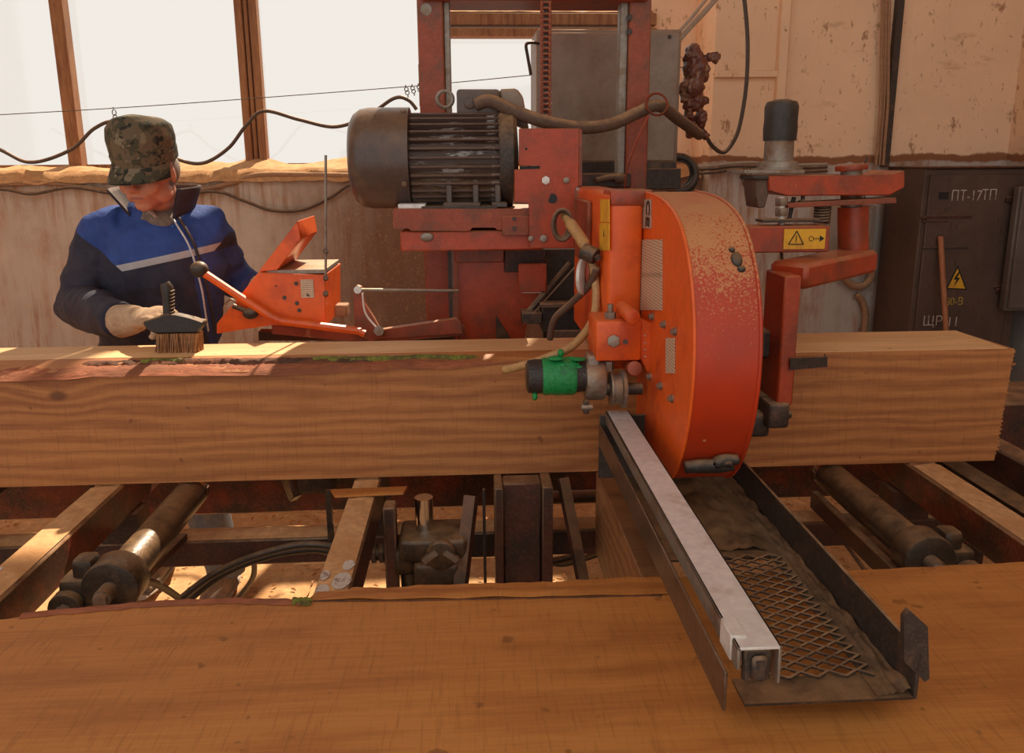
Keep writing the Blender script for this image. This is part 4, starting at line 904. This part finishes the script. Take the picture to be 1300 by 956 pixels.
part(MB().pbox(1279, 325, 1285, 332, YE-.03, YE-.005, .002), 'hinge', M['rust'], dr); part(MB().pbox(1279, 250, 1285, 257, YE-.03, YE-.005, .002), 'hinge', M['rust'], dr)
m = MB(); rnd = random.Random(3)
for i in range(46):
    x = rnd.uniform(1172, 1282); y = rnd.uniform(222, 410); p = P(x, y, Y=YE-.0148); a = rnd.gauss(.15, .25); L = rnd.uniform(.008, .035)
    m.box(p, (.0035, .0012, L), Matrix.Rotation(a, 3, 'Y'))
part(m, 'paint_chips', M['rust'], dr, kind='stuff')
# grey cupboard beyond it and grey box before it
g2 = empty('grey_wall_cabinet', (PX(1330, 300, 3.95), 4.2, 1.0), 'plain grey metal wall cabinet at the right of the brown cupboard', 'cabinet')
part(MB().bb(PX(1284, 300, 3.99), PX(1332, 300, 3.99), 3.975, 4.02, PZ(1295, 394, 3.99), PZ(1295, 237, 3.99), .005), 'carcass', M['dark_grey'], g2)
part(MB().bb(PX(1287, 300, 3.99), PX(1329, 300, 3.99), 3.96, 3.975, PZ(1295, 390, 3.99), PZ(1295, 241, 3.99), .004), 'cabinet_door', M['dark_grey'], g2)
part(MB().bb(xe1+.012, PX(1332, 300, 3.99)+.02, 4.02, 4.498, PZ(1295, 394, 3.99), PZ(1295, 237, 3.99), .005), 'wall_mount', M['dark_grey'], g2)
g3 = empty('junction_box', (PX(1080, 300, 4.38), 4.44, 1.2), 'grey steel junction box with conduit stub beside the brown cupboard', 'junction box')
part(MB().pbox(1052, 262, 1106, 340, 4.38, 4.5, .005), 'housing', M['cabgrey'], g3)
part(MB().pbox(1056, 266, 1102, 336, 4.372, 4.38, .003), 'front_plate', M['cabgrey'], g3)
part(MB().cyl(P(1094, 262, Y=4.42), P(1094, 246, Y=4.42), .02, seg=14), 'conduit_stub', M['dull_steel'], g3)
bs = empty('broom', P(1205, 600, Y=3.98)*1, 'wooden broom leaning against the brown cupboard door', 'broom'); 
b0 = P(1194, 300, Y=4.03); b1 = P(1201, 415, Y=3.94); d_ = (b1-b0).normalized(); b2 = b0+d_*((b0.z-.17)/-d_.z)
part(MB().cyl(b0, b2, .014, seg=14, bev=.003), 'broom_stick', M['broom'], bs)
part(MB().box(b2+Vector((0, -.005, -.02)), (.26, .06, .05), None, .008), 'broom_head', M['timber'], bs)
m = MB(); rnd = random.Random(5)
for i in range(150):
    x = rnd.uniform(-.125, .125); y = rnd.uniform(-.026, .026); m.cyl(b2+Vector((x, y-.005, -.04)), b2+Vector((x*1.12, y*1.4-.005, -.158)), .0022, seg=4)
part(m, 'bristles', M['sawdust'], bs, kind='stuff')
def cable(name, label, pix, r, mat_, cat='cable', group=None, n=10):
    o = MB().tube(crv([P(x, y, Y=Y) for x, y, Y in pix], n), r, 10).build(name, mat_, None, sharp=180); return tag(o, label, cat, group)
cable('festoon_wire', 'thin taut steel wire strung across the windows', [(-60, 149, 4.4), (150, 137, 4.4), (320, 125, 4.4), (540, 108, 4.3), (690, 94, 4.0), (760, 90, 3.9), (900, 84, 4.44)], .0022, M['dark'], 'wire')
cable('power_cable', 'black power cable hanging in swags from the steel wire across the windows', [(-80, 150, 4.4), (0, 190, 4.4), (40, 206, 4.4), (90, 190, 4.4), (120, 163, 4.4), (148, 155, 4.4), (180, 180, 4.4), (225, 202, 4.4), (258, 207, 4.4), (290, 188, 4.4), (312, 160, 4.4), (335, 141, 4.4), (380, 152, 4.4), (425, 161, 4.4), (465, 148, 4.35), (500, 125, 4.3), (518, 127, 4.3), (529, 139, 4.3)], .0095, M['cable'])
def hook(px, py, py2, Y, lab='small wire hook carrying the black cable beside the red column'):
    m = MB(); a = P(px, py, Y=Y); b = P(px+3, py2, Y=Y); mid = (a+b)/2
    for c_ in ((a*.7+b*.3), (a*.3+b*.7)): m.tube([c_+Vector((.010*math.cos(i*.7), 0, (a.z-b.z)*.24*math.sin(i*.7))) for i in range(9)], .0026, 6, True)
    m.tube([a+Vector((0, 0, .008)), a], .003, 6); m.tube([b, b-Vector((0, 0, .01))], .003, 6)
    tag(m.build('cable_hook', M['dark'], None, sharp=180), lab, 'hook', 'hooks on the overhead wire')
hook(144, 138, 154, 4.4, 'small wire hook carrying the black cable just above the camouflage cap')
for q in ((515, 110, 121, 4.3), (523, 109, 119, 4.3), (531, 108, 117, 4.3)): hook(*q)
cable('wall_cable', 'sawdust-caked cable along the whitewashed wall left of the worker, upper of two', [(-120, 238, 4.6), (0, 234, 4.6), (60, 232, 4.6), (120, 240, 4.6), (200, 250, 4.6), (262, 240, 4.6), (300, 230, 4.6), (330, 222, 4.6), (400, 222, 4.6), (520, 224, 4.6)], .014, M['cable_tan'])
cable('wall_cable', 'sawdust-caked cable along the whitewashed wall, lower of two', [(-120, 232, 4.57), (0, 240, 4.57), (40, 246, 4.57), (90, 238, 4.57), (140, 245, 4.57), (200, 250, 4.57), (270, 243, 4.57), (310, 255, 4.585), (345, 267, 4.595), (385, 266, 4.595), (420, 250, 4.585), (450, 232, 4.57), (500, 226, 4.57)], .009, M['cable'])
cable('looped_cable', 'black cable hanging in a long loop before the plaster wall', [(940, -30, 3.7), (945, 0, 3.7), (949, 50, 3.7), (948, 100, 3.7), (943, 140, 3.7), (935, 172, 3.7), (920, 193, 3.7), (905, 186, 3.65), (895, 170, 3.6), (885, 150, 3.55)], .0095, M['cable'])
cable('grey_cable', 'grey cable running from the cabinet top up to the roof, upper of two', [(862, 50, 3.3), (880, 30, 3.4), (897, 12, 3.5), (915, -10, 3.6), (935, -40, 3.7)], .012, M['grey_cable'])
cable('grey_cable', 'thin grey cable running beside the thicker one from the cabinet top', [(862, 40, 3.26), (878, 22, 3.34), (890, 7, 3.42), (905, -12, 3.52), (925, -44, 3.62)], .007, M['grey_cable'])
for (dx, r), nm in zip(((0, .009), (4.5, .006), (9, .008)), ('thick dusty cable of the bundle, touching the black conduit', 'thinnest dusty cable, in the middle of the bundle by the black conduit', 'dusty cable on the outer side of the bundle by the black conduit')):
    cable('bundled_cable', nm, [(1130-dx, -40, 4.46), (1128-dx, 60, 4.455), (1127-dx, 130, 4.455), (1124-dx, 170, 4.455), (1121-dx, 210, 4.455)], r, M['cable_tan'], 'cable', 'cables of the bundle by the black conduit')
for i, (y, r) in enumerate(((207, .007), (211, .009), (216, .008))):
    cable('tray_cable', ('pale grey cable, topmost of the horizontal run beside the sunlit pier', 'dark dusty cable in the middle of the horizontal run beside the sunlit pier', 'dark dusty cable, lowest of the horizontal run beside the sunlit pier')[i], [(886, y+4, 4.44), (905, y+3, 4.44), (930, y, 4.44), (955, y-1+i, 4.44), (1000, y+2, 4.45), (1050, y+1, 4.45)], r, M['cable'] if i else M['grey_cable'], 'cable', 'horizontal cable run on the plaster')
m = MB(); 
for k_ in range(2): m.tube(crv([P(945+k_*4, 212, Y=4.43), P(942+k_*3, 228, Y=4.43), P(948+k_*2, 241, Y=4.43), P(953+k_, 228, Y=4.43), P(952, 213, Y=4.43)], 6), .0032, 6)
tag(m.build('wire_loop', M['dark'], None, sharp=180), 'thin wire drooping in a loop from the horizontal cable run', 'wire')
cable('rusty_pipe', 'bent rusty pipe on the wall below the junction box', [(1107, 345, 4.44), (1106, 352, 4.44), (1103, 357, 4.44), (1095, 363, 4.44), (1082, 362, 4.44), (1072, 350, 4.44), (1066, 342, 4.44)], .020, M['cable_tan'], 'pipe')
cable('rusty_pipe', 'rusty pipe dropping down the wall behind the beam end', [(1088, 374, 4.46), (1095, 382, 4.46), (1099, 400, 4.46), (1096, 430, 4.46), (1094, 470, 4.46)], .018, M['cable_tan'], 'pipe')
m = MB()
for s_ in range(3): m.tube(crv([P(1016, 406+s_, Y=2.24), P(1030, 402+s_*2, Y=2.26), P(1046, 408+s_*2, Y=2.28), P(1052, 415+s_*1.5, Y=2.28)], 6), .0035, 6)
# torn brown plastic wrapped round the cable joint
blob_pts = [((880, 70, 3.35), (.035, .04, .045)), ((884, 90, 3.35), (.052, .05, .06)), ((878, 112, 3.35), (.048, .05, .05)), ((884, 128, 3.36), (.030, .04, .04)), ((890, 150, 3.36), (.022, .03, .04)), ((896, 128, 3.36), (.016, .02, .014)), ((877, 165, 3.36), (.020, .02, .035)), ((874, 145, 3.36), (.02, .02, .03)), ((893, 172, 3.36), (.026, .02, .012)), ((905, 72, 3.36), (.035, .012, .02))]
m = MB()
for q, r in blob_pts: m.ell(P(q[0], q[1], Y=q[2]), r, Matrix.Rotation(.5*nz(q[0], q[1]), 3, 'Y'), 14, 10)
for i in range(22):
    p = P(868+30*abs(nz(i*3.3, 1)), 120+60*abs(nz(i*1.7, 5)), Y=3.34); m.box(p, (.012, .02, .035), Matrix.Rotation(i*1.3, 3, 'Y') @ Matrix.Rotation(i*.7, 3, 'X'))
o = m.build('plastic_wrap', M['brick_red_bag'], None, voxel=.006, sm=1)
for v, nn_ in [(v, v.normal.copy()) for v in o.data.vertices]:
    c = v.co*1.0; k_ = abs(nz(c.x*38, c.y*38, c.z*20))-.25+.5*abs(nz(c.x*80, c.y*80, c.z*45))
    v.co += nn_*(.020*k_)
tag(o, 'torn brown plastic film wrapped round a cable joint beside the grey cabinet', 'plastic')
c_ = P(862, 221, Y=3.455); m = MB(); m.tube([c_+Vector((.072*math.cos(i*.2618), .02*math.sin(i*.2618), .072*math.sin(i*.2618))) for i in range(24)], .019, 12, True)
m.tube([c_+Vector((.05*math.cos(i*.2618), .01-.01*math.cos(i*.26), .058*math.sin(i*.2618))) for i in range(24)], .004, 6, True)
part(m, 'hose_ring', M['rubber'], kb, 'black rubber hose bent in a ring behind the cabinet', sharp=180)
# ================================================================== the sawyer
man = empty('person', (-1.1, 2.8, 0), 'person in navy and blue work jacket, camouflage cap and gloves, looking down at the beam', 'person')
M['skin'] = surf('skin', (0.52, 0.215, 0.135), (0.44, 0.14, 0.09), 14, .5, .7, .5, bump=.25, fine=.10)
M['lips'] = surf('lips', (0.38, 0.12, 0.09), None, 14, rough=.45)
M['hair'] = surf('grey_hair', (0.38, 0.33, 0.29), (0.25, .21, .18), 40, .45, .6, .7, bump=.8, stretch=(1, 1, .2))
M['glove'] = surf('dusty_work_glove', (0.50, 0.335, 0.21), (0.36, 0.22, 0.13), 14, .45, .65, .9, bump=.6, fine=.2)
M['trousers'] = surf('grey_blue_trousers', (0.13, 0.14, 0.16), (0.20, 0.17, 0.14), 10, .5, .65, .85, bump=.5, dust=.3)
M['shoe'] = surf('dusty_shoe', (0.14, 0.12, 0.11), (0.28, 0.2, 0.13), 12, .5, .62, .7, dust=.6)
M['sole'] = surf('shoe_sole', (0.33, 0.30, 0.27), None, 12, rough=.7, dust=.4)
M['sweater'] = surf('grey_knit', (0.21, 0.165, 0.135), (0.30, .24, .20), 60, .45, .6, .9, bump=.9)
M['shirt'] = surf('pale_shirt', (0.50, 0.46, 0.42), None, 20, rough=.8)
M['collar'] = surf('dark_collar', (0.035, 0.028, 0.040), None, 20, rough=.8, fine=.3, dust=.2)
M['reflect'] = surf('reflective_piping', (0.62, 0.62, 0.64), None, 20, rough=.35)
def camo():
    t = NT('camouflage'); c = t.mix(t.ramp(t.noise(26, 2, .5), .48, .52), (.060, .055, .030), (.135, .095, .055))
    c = t.mix(t.ramp(t.noise(34, 2, .5, t.map((1, 1, 1), (3, 1, 7))), .56, .60), c, (.022, .020, .014))
    c = t.mix(t.ramp(t.noise(30, 2, .5, t.map((1, 1, 1), (9, 5, 2))), .60, .64), c, (.20, .155, .095))
    t.bump(t.noise(60, 4), .4, .004); return t.out(c, .9)
M['camo'] = camo()
def jacket_mat():
    t = NT('work_jacket'); pos = t.n('ShaderNodeNewGeometry').outputs['Position']; X, Y, Z = t.xyz(pos)
    navy = t.mix(t.ramp(t.noise(14, 5, .7, pos), .35, .7), (.016, .017, .036), (.040, .036, .055))
    blue = t.mix(t.ramp(t.noise(12, 5, .6, pos), .3, .7), (.018, .045, .20), (.035, .085, .32))
    s = t.math('SUBTRACT', Z, t.math('MULTIPLY', t.math('ADD', X, 1.165), .20))
    lb = t.math('GREATER_THAN', X, t.math('SUBTRACT', -1.165, t.math('MULTIPLY', t.math('SUBTRACT', Z, 1.235), 1.25)))
    rb = t.math('LESS_THAN', X, t.math('ADD', -.90, t.math('MULTIPLY', t.math('SUBTRACT', Z, 1.235), .6)))
    ins = t.math('MULTIPLY', lb, rb)
    yoke = t.math('MULTIPLY', t.math('GREATER_THAN', s, 1.245), ins)
    stripe = t.math('MULTIPLY', t.math('MULTIPLY', t.math('GREATER_THAN', s, 1.222), t.math('LESS_THAN', s, 1.245)), ins)
    low = t.math('MULTIPLY', t.math('GREATER_THAN', X, -.93), t.math('LESS_THAN', s, 1.222))
    c = t.mix(yoke, navy, blue); c = t.mix(stripe, c, (.40, .39, .40)); c = t.mix(t.math('MULTIPLY', low, .55), c, blue)
    t.bump(t.noise(30, 5, .6, pos), .6, .010); return t.out(c, .85)
M['jacket'] = jacket_mat()
# key points of the pose
pel = P(200, 470, Y=2.88); wst = P(205, 415, Y=2.84); chs = P(207, 335, Y=2.80); shl = P(203, 283, Y=2.80); nck = P(197, 256, Y=2.76)
sR = P(130, 296, Y=2.80); eR = P(101, 388, Y=2.72); wR = P(160, 408, Y=2.32)
sL = P(263, 290, Y=2.83); eL = P(292, 352, Y=2.98); wL = P(326, 366, Y=2.90)
hc = P(187, 217, Y=2.67)
RH = Matrix.Rotation(R(-13), 3, 'Z') @ Matrix.Rotation(R(17), 3, 'X')
def H(x, y, z): return hc + RH @ Vector((x, y, z))
# ---- body: one continuous surface, head to feet
fR = Vector((-1.235, 2.90, .0)); fL = Vector((-.945, 2.76, .0))
b = MB()
b.ell(H(0, .012, .025), (.077, .096, .100), RH); b.ell(H(0, -.018, -.045), (.063, .072, .070), RH); b.ell(H(0, -.062, -.092), (.033, .026, .022), RH)
for s in (-1, 1):
    b.ell(H(s*.040, -.062, -.030), (.028, .024, .030), RH); b.ell(H(s*.033, -.078, .012), (.016, .012, .010), RH)
    b.ell(H(s*.080, .010, -.012), (.010, .020, .034), RH @ Matrix.Rotation(s*.35, 3, 'Z')); b.ell(H(s*.052, -.02, -.07), (.022, .04, .03), RH)
    b.ell(H(s*.030, -.080, .034), (.024, .012, .008), RH); b.ell(H(s*.013, -.096, -.033), (.009, .010, .008), RH)
    b.ell(H(s*.026, -.083, -.048), (.007, .010, .020), RH @ Matrix.Rotation(-s*.5, 3, 'Y'))
b.loft([(H(0, -.080, .030), .010, .010), (H(0, -.096, .004), .011, .012), (H(0, -.112, -.022), .014, .013), (H(0, -.104, -.036), .012, .010)], 10)
b.ell(H(0, -.086, -.056), (.024, .010, .006), RH); b.ell(H(0, -.085, -.068), (.022, .011, .007), RH)
b.loft([(H(0, .02, -.03), .056, .058), (H(0, .03, -.09), .055, .057), (nck+Vector((0, .03, .0)), .062, .062), (shl+Vector((0, .02, .03)), .10, .07), (chs, .16, .10), (wst, .145, .10), (pel, .16, .11)], 20)
hR = P(190, 402, Y=2.235)
for s_, e_, w_, g_ in ((sR, eR, wR, (hR-wR).normalized()), (sL, eL, wL, (wL-eL).normalized())):
    b.loft([(shl+Vector((0, .01, 0)), .06, .06), (s_, .055, .06), ((s_+e_)/2, .048, .05), (e_, .040, .042), ((e_+w_)/2, .038, .038), (w_, .026, .028), (w_+g_*.06, .022, .024)], 12)
for s_, f_ in ((-1, fR), (1, fL)):
    hp = pel+Vector((s_*.09, 0, -.02)); kn = (hp*.5+f_*.5)+Vector((0, -.03, .02))
    b.loft([(hp, .09, .10), ((hp+kn)/2, .075, .08), (kn, .055, .06), (kn*.5+f_*.5, .05, .055), (f_+Vector((0, .02, .09)), .036, .042), (f_+Vector((0, -.02, .045)), .036, .04), (f_+Vector((0, -.12, .03)), .035, .02)], 12)
part(b, 'body', M['skin'], man, voxel=.0065, sm=3)
# ---- face details and hair
part(MB().loft([(H(-.022, -.094, -.061), .002, .002), (H(0, -.098, -.060), .003, .0035), (H(.022, -.094, -.061), .002, .002)], 8), 'lips', M['lips'], man)
for s in (-1, 1): part(MB().loft([(H(s*.014, -.092, .038), .003, .004), (H(s*.032, -.092, .042), .004, .005), (H(s*.052, -.080, .036), .002, .003)], 8), 'eyebrow', M['hair'], man)
for s in (-1, 1): part(MB().loft([(H(s*.020, -.0905, .006), .0012, .0015), (H(s*.033, -.092, .003), .0016, .002), (H(s*.046, -.086, .006), .0012, .0015)], 6), 'eyelid_line', M['rubber'], man)
m = MB(); m.ell(H(0, .040, -.005), (.081, .078, .075), RH)
for s in (-1, 1): m.ell(H(s*.074, -.012, .012), (.010, .016, .030), RH)
part(m, 'hair', M['hair'], man, voxel=.006, sm=2)
# ---- cap
m = MB(); m.loft([(H(0, .010, .034), .097, .110), (H(0, .010, .055), .100, .113), (H(0, .010, .075), .100, .113), (H(.002, .012, .105), .103, .115), (H(.002, .018, .140), .098, .108), (H(.0, .024, .160), .076, .084), (H(0, .028, .168), .03, .035)], 36, hint=(0, -1, .3))
part(m, 'cap', M['camo'], man, voxel=.006, sm=3)
capo = bpy.data.objects['cap']
m = MB(); m.loft([(H(0, .010, .032), .0985, .1115), (H(0, .010, .066), .1018, .1148)], 40, hint=(0, -1, .3)); part(m, 'cap_band', M['camo'], capo)
m = MB(); NV = 18
for lay in (0, 1):
    pass
def visor(u, v, dz):
    a = math.pi*(-.5+u)*.86; rr = .108+.0*v; ext = v*.050*math.cos(a)**.6
    return H(math.sin(a)*(.100+.004*v), .010-math.cos(a)*.111-ext, .037-.034*v-.012*(math.sin(a)**2)*v+dz)
m.grid(NV, 6, lambda u, v: visor(u, v, .002)); m.grid(NV, 6, lambda u, v: visor(u, v, -.002)); 
part(m, 'visor', M['camo'], capo, sharp=180)
# ---- jacket
def lerp(a, b_, t): return a+(b_-a)*t
b = MB()
b.loft([(nck+Vector((0, .03, -.005)), .085, .085), (lerp(nck, shl, .6)+Vector((0, .02, 0)), .15, .10), (shl+Vector((.0, .01, -.015)), .200, .120), (lerp(shl, chs, .5), .212, .142), (chs, .212, .150), (lerp(chs, wst, .5), .208, .150), (wst, .205, .145), (pel+Vector((.0, 0, .03)), .210, .150), (pel+Vector((0, 0, -.06)), .212, .150)], 32, hint=(0, -1, 0))
for s_, e_, w_, cu_ in ((sR, eR, wR, .052), (sL, eL, wL, .050)):
    b.loft([(lerp(shl, s_, .55), .085, .10), (s_, .082, .090), (lerp(s_, e_, .35), .078, .085), (lerp(s_, e_, .7), .076, .080), (e_, .076, .078), (lerp(e_, w_, .25), .070, .072), (lerp(e_, w_, .6), .062, .066), (lerp(e_, w_, .92), cu_, cu_+.004)], 20)
    for i in range(9):   # soft folds at the elbow and along the sleeve
        t = .25+.07*i; p = lerp(s_, e_, min(1, t*1.4)) if t < .7 else lerp(e_, w_, (t-.7)*2)
        b.ell(p+Vector((.03*nz(i*2.1, s_.x*9), -.062, .02*nz(i*1.3, 4))), (.045, .022, .012), Matrix.Rotation(.9*nz(i, 7), 3, 'Y'), 10, 8)
jk = part(b, 'jacket', M['jacket'], man, voxel=.009, sm=5)
for v, nn_ in [(v, v.normal.copy()) for v in jk.data.vertices]:   # cloth folds
    c = v.co; f1 = abs(nz(c.x*7+c.z*3, c.y*6, c.z*9-c.x*4)); f2 = abs(nz(c.x*16, c.y*12, c.z*20+c.x*9))
    v.co = c+nn_*(.016*(.35-f1)+.007*(.3-f2))
from mathutils.bvhtree import BVHTree
_me = jk.data; _off = WL[jk.name]
bvh = BVHTree.FromPolygons([v.co+_off for v in _me.vertices], [tuple(p.vertices) for p in _me.polygons])
def onjk(px, py, lift=.003):
    d = (P(px, py, Y=3)-CAM).normalized(); h = bvh.ray_cast(CAM, d)
    return h[0]+h[1]*lift if h[0] else P(px, py, Y=2.66)
zp = [onjk(x, y) for x, y in ((219, 277), (227, 290), (236, 305), (244, 322), (250, 345), (256, 370), (260, 395), (264, 420))]
part(MB().tube(crv(zp, 5), .0035, 6), 'zip_piping', M['reflect'], jk, 'pale piping along the open zip', sharp=180)
zp = [onjk(x, y, .002) for x, y in ((226, 276), (236, 292), (246, 310), (254, 335), (262, 365), (268, 395), (272, 420))]
part(MB().tube(crv(zp, 5), .006, 6), 'placket', M['collar'], jk, sharp=180)
# stand-up collar, open in front
def collar(u, v):
    a = R(-52)+(R(360-90))*u            # from the wearer's right front round the back
    ang = -math.pi/2-R(38)-a-R(52)+0
    th = R(-140)-R(275)*u
    fx = math.cos(th); fy = math.sin(th); fr = max(0, 1-min(u, 1-u)*5)
    rad = .092+.024*v+.040*v*fr; h = .004+.072*v-.010*v*fr
    return nck+Vector((.012, .026, -.024))+Vector((fx*rad*1.12, fy*rad, h-.034*fr*(1-v)))
m = MB(); m.grid(40, 6, collar); cl_ = part(m, 'collar', M['collar'], jk, sharp=180)
so = cl_.modifiers.new('thickness', 'SOLIDIFY'); so.thickness = .008; so.offset = 0
m = MB(); m.loft([(nck+Vector((.006, .018, -.065)), .080, .085), (nck+Vector((.006, .022, -.03)), .074, .074), (nck+Vector((.004, .026, -.004)), .066, .064)], 24, hint=(0, -1, 0)); m.ell(nck+Vector((.026, -.040, -.062)), (.046, .030, .036))
part(m, 'sweater', M['sweater'], man, voxel=.006, sm=3)
part(MB().loft([(nck+Vector((-.03, -.045, .01)), .006, .014), (nck+Vector((.0, -.062, -.018)), .006, .018), (nck+Vector((.026, -.070, -.05)), .004, .010)], 8), 'shirt_collar', M['shirt'], man)
# ---- trousers and shoes
b = MB(); b.loft([(pel+Vector((0, 0, .04)), .185, .13), (pel+Vector((0, 0, -.06)), .19, .135), (pel+Vector((0, 0, -.14)), .17, .125)], 24)
for s_, f_ in ((-1, fR), (1, fL)):
    hp = pel+Vector((s_*.09, 0, -.05)); kn = (hp*.5+f_*.5)+Vector((0, -.03, .02))
    b.loft([(hp, .105, .115), (lerp(hp, kn, .5), .095, .10), (kn, .078, .085), (lerp(kn, f_, .5), .074, .08), (f_+Vector((0, .02, .10)), .072, .08), (f_+Vector((0, .015, .055)), .070, .078)], 18)
part(b, 'trousers', M['trousers'], man, voxel=.011, sm=4)
for f_ in (fR, fL):
    m = MB(); m.loft([(f_+Vector((0, .075, .045)), .035, .04), (f_+Vector((0, .02, .055)), .043, .052), (f_+Vector((-.005, -.06, .045)), .047, .040), (f_+Vector((-.008, -.13, .036)), .049, .030), (f_+Vector((-.008, -.185, .028)), .036, .020)], 18, hint=(0, 0, 1))
    sh = part(m, 'shoe', M['shoe'], man, voxel=.006, sm=3)
    m = MB(); m.loft([(f_+Vector((0, .10, .010)), .030, .013), (f_+Vector((0, .03, .010)), .044, .013), (f_+Vector((-.005, -.06, .010)), .046, .013), (f_+Vector((-.008, -.14, .010)), .050, .013), (f_+Vector((-.008, -.20, .012)), .030, .012)], 16, hint=(0, 0, 1)); part(m, 'sole', M['sole'], sh)
# ---- gloves
def glove(palm, fw, dn, side, mirror=1, name='glove'):
    "palm centre, direction of the knuckles, direction the fingers curl, direction across the palm towards the thumb"
    fw = fw.normalized(); dn = (dn-fw*dn.dot(fw)).normalized(); sd_ = side.normalized(); b = MB()
    rot = Matrix((sd_, fw, -dn)).transposed()
    b.ell(palm, (.046, .050, .026), rot); b.ell(palm-fw*.045, (.036, .035, .028), rot); b.ell(palm+fw*.025, (.047, .030, .022), rot)
    b.loft([(palm-fw*.15, .050, .046), (palm-fw*.11, .047, .043), (palm-fw*.085, .044, .038), (palm-fw*.05, .037, .031)], 16)
    for i, L in enumerate((.068, .078, .074, .058)):
        o = palm+fw*.046+sd_*(.034-.0225*i)
        p1 = o+fw*L*.38+dn*.012; p2 = p1+fw*L*.10+dn*L*.48; p3 = p2-fw*L*.30+dn*L*.22
        b.loft([(o-fw*.03, .0125, .0125), (o, .0125, .0125), (p1, .0118, .0118), (p2, .0108, .0108), (p3, .0085, .0085)], 10)
    t0 = palm-fw*.012+sd_*.034; t1 = t0+sd_*.026+fw*.026+dn*.012; t2 = t1+fw*.030+dn*.016-sd_*.004
    b.loft([(palm-fw*.02, .018, .018), (t0, .0165, .0165), (t1, .0135, .0135), (t2, .0105, .0105)], 10)
    return part(b, name, M['glove'], man, 'tan dusty work glove', voxel=.0042, sm=3)
hR = P(190, 402, Y=2.235)
glove(hR, (hR-wR)+Vector((.02, 0, 0)), Vector((.0, -.35, -1)), Vector((.45, .70, .2)))
glove(wL+(wL-eL).normalized()*.09, wL-eL, Vector((0, 0, -1)), Vector((0, 1, 0)))
# ---- hand brush, lying on the beam under the glove
YBr = 2.150
br = empty('hand_brush', P(228, 441, Y=YBr), 'black-handled hand brush with tan bristles sweeping the top of the beam', 'brush')
m = MB(); m.pprism([(180, 409), (210, 398), (222, 400), (240, 406), (259, 408), (258, 414), (250, 423), (198, 424), (186, 419)], YBr-.018, YBr+.018, .004)
m.loft([(P(216, 408, Y=YBr), .018, .017), (P(214, 395, Y=YBr), .014, .015), (P(213, 375, Y=YBr), .014, .016), (P(212, 365, Y=YBr), .016, .017), (P(209, 359, Y=YBr), .012, .013)], 14)
hd_ = part(m, 'brush_handle', M['rubber'], br, sharp=40)
for i in range(7): part(MB().box(P(219.5, 369+i*4.4, Y=YBr)+Vector((0, -.004, 0)), (.006, .026, .0035), None, .001), 'grip_rib', M['dark'], hd_)
m = MB(); rnd = random.Random(11)
zt_ = P(225, 424, Y=YBr).z
for i in range(420):
    x = rnd.uniform(P(200, 420, Y=YBr).x, P(254, 420, Y=YBr).x); y = YBr+rnd.uniform(-.020, .020); L = zt_-ZT-.0015
    m.cyl((x, y, zt_+.004), (x+rnd.gauss(-.004, .004), y+rnd.gauss(0, .004), ZT+.0015), .0016, seg=4)
part(m, 'bristles', M['timber'], br, kind='stuff')
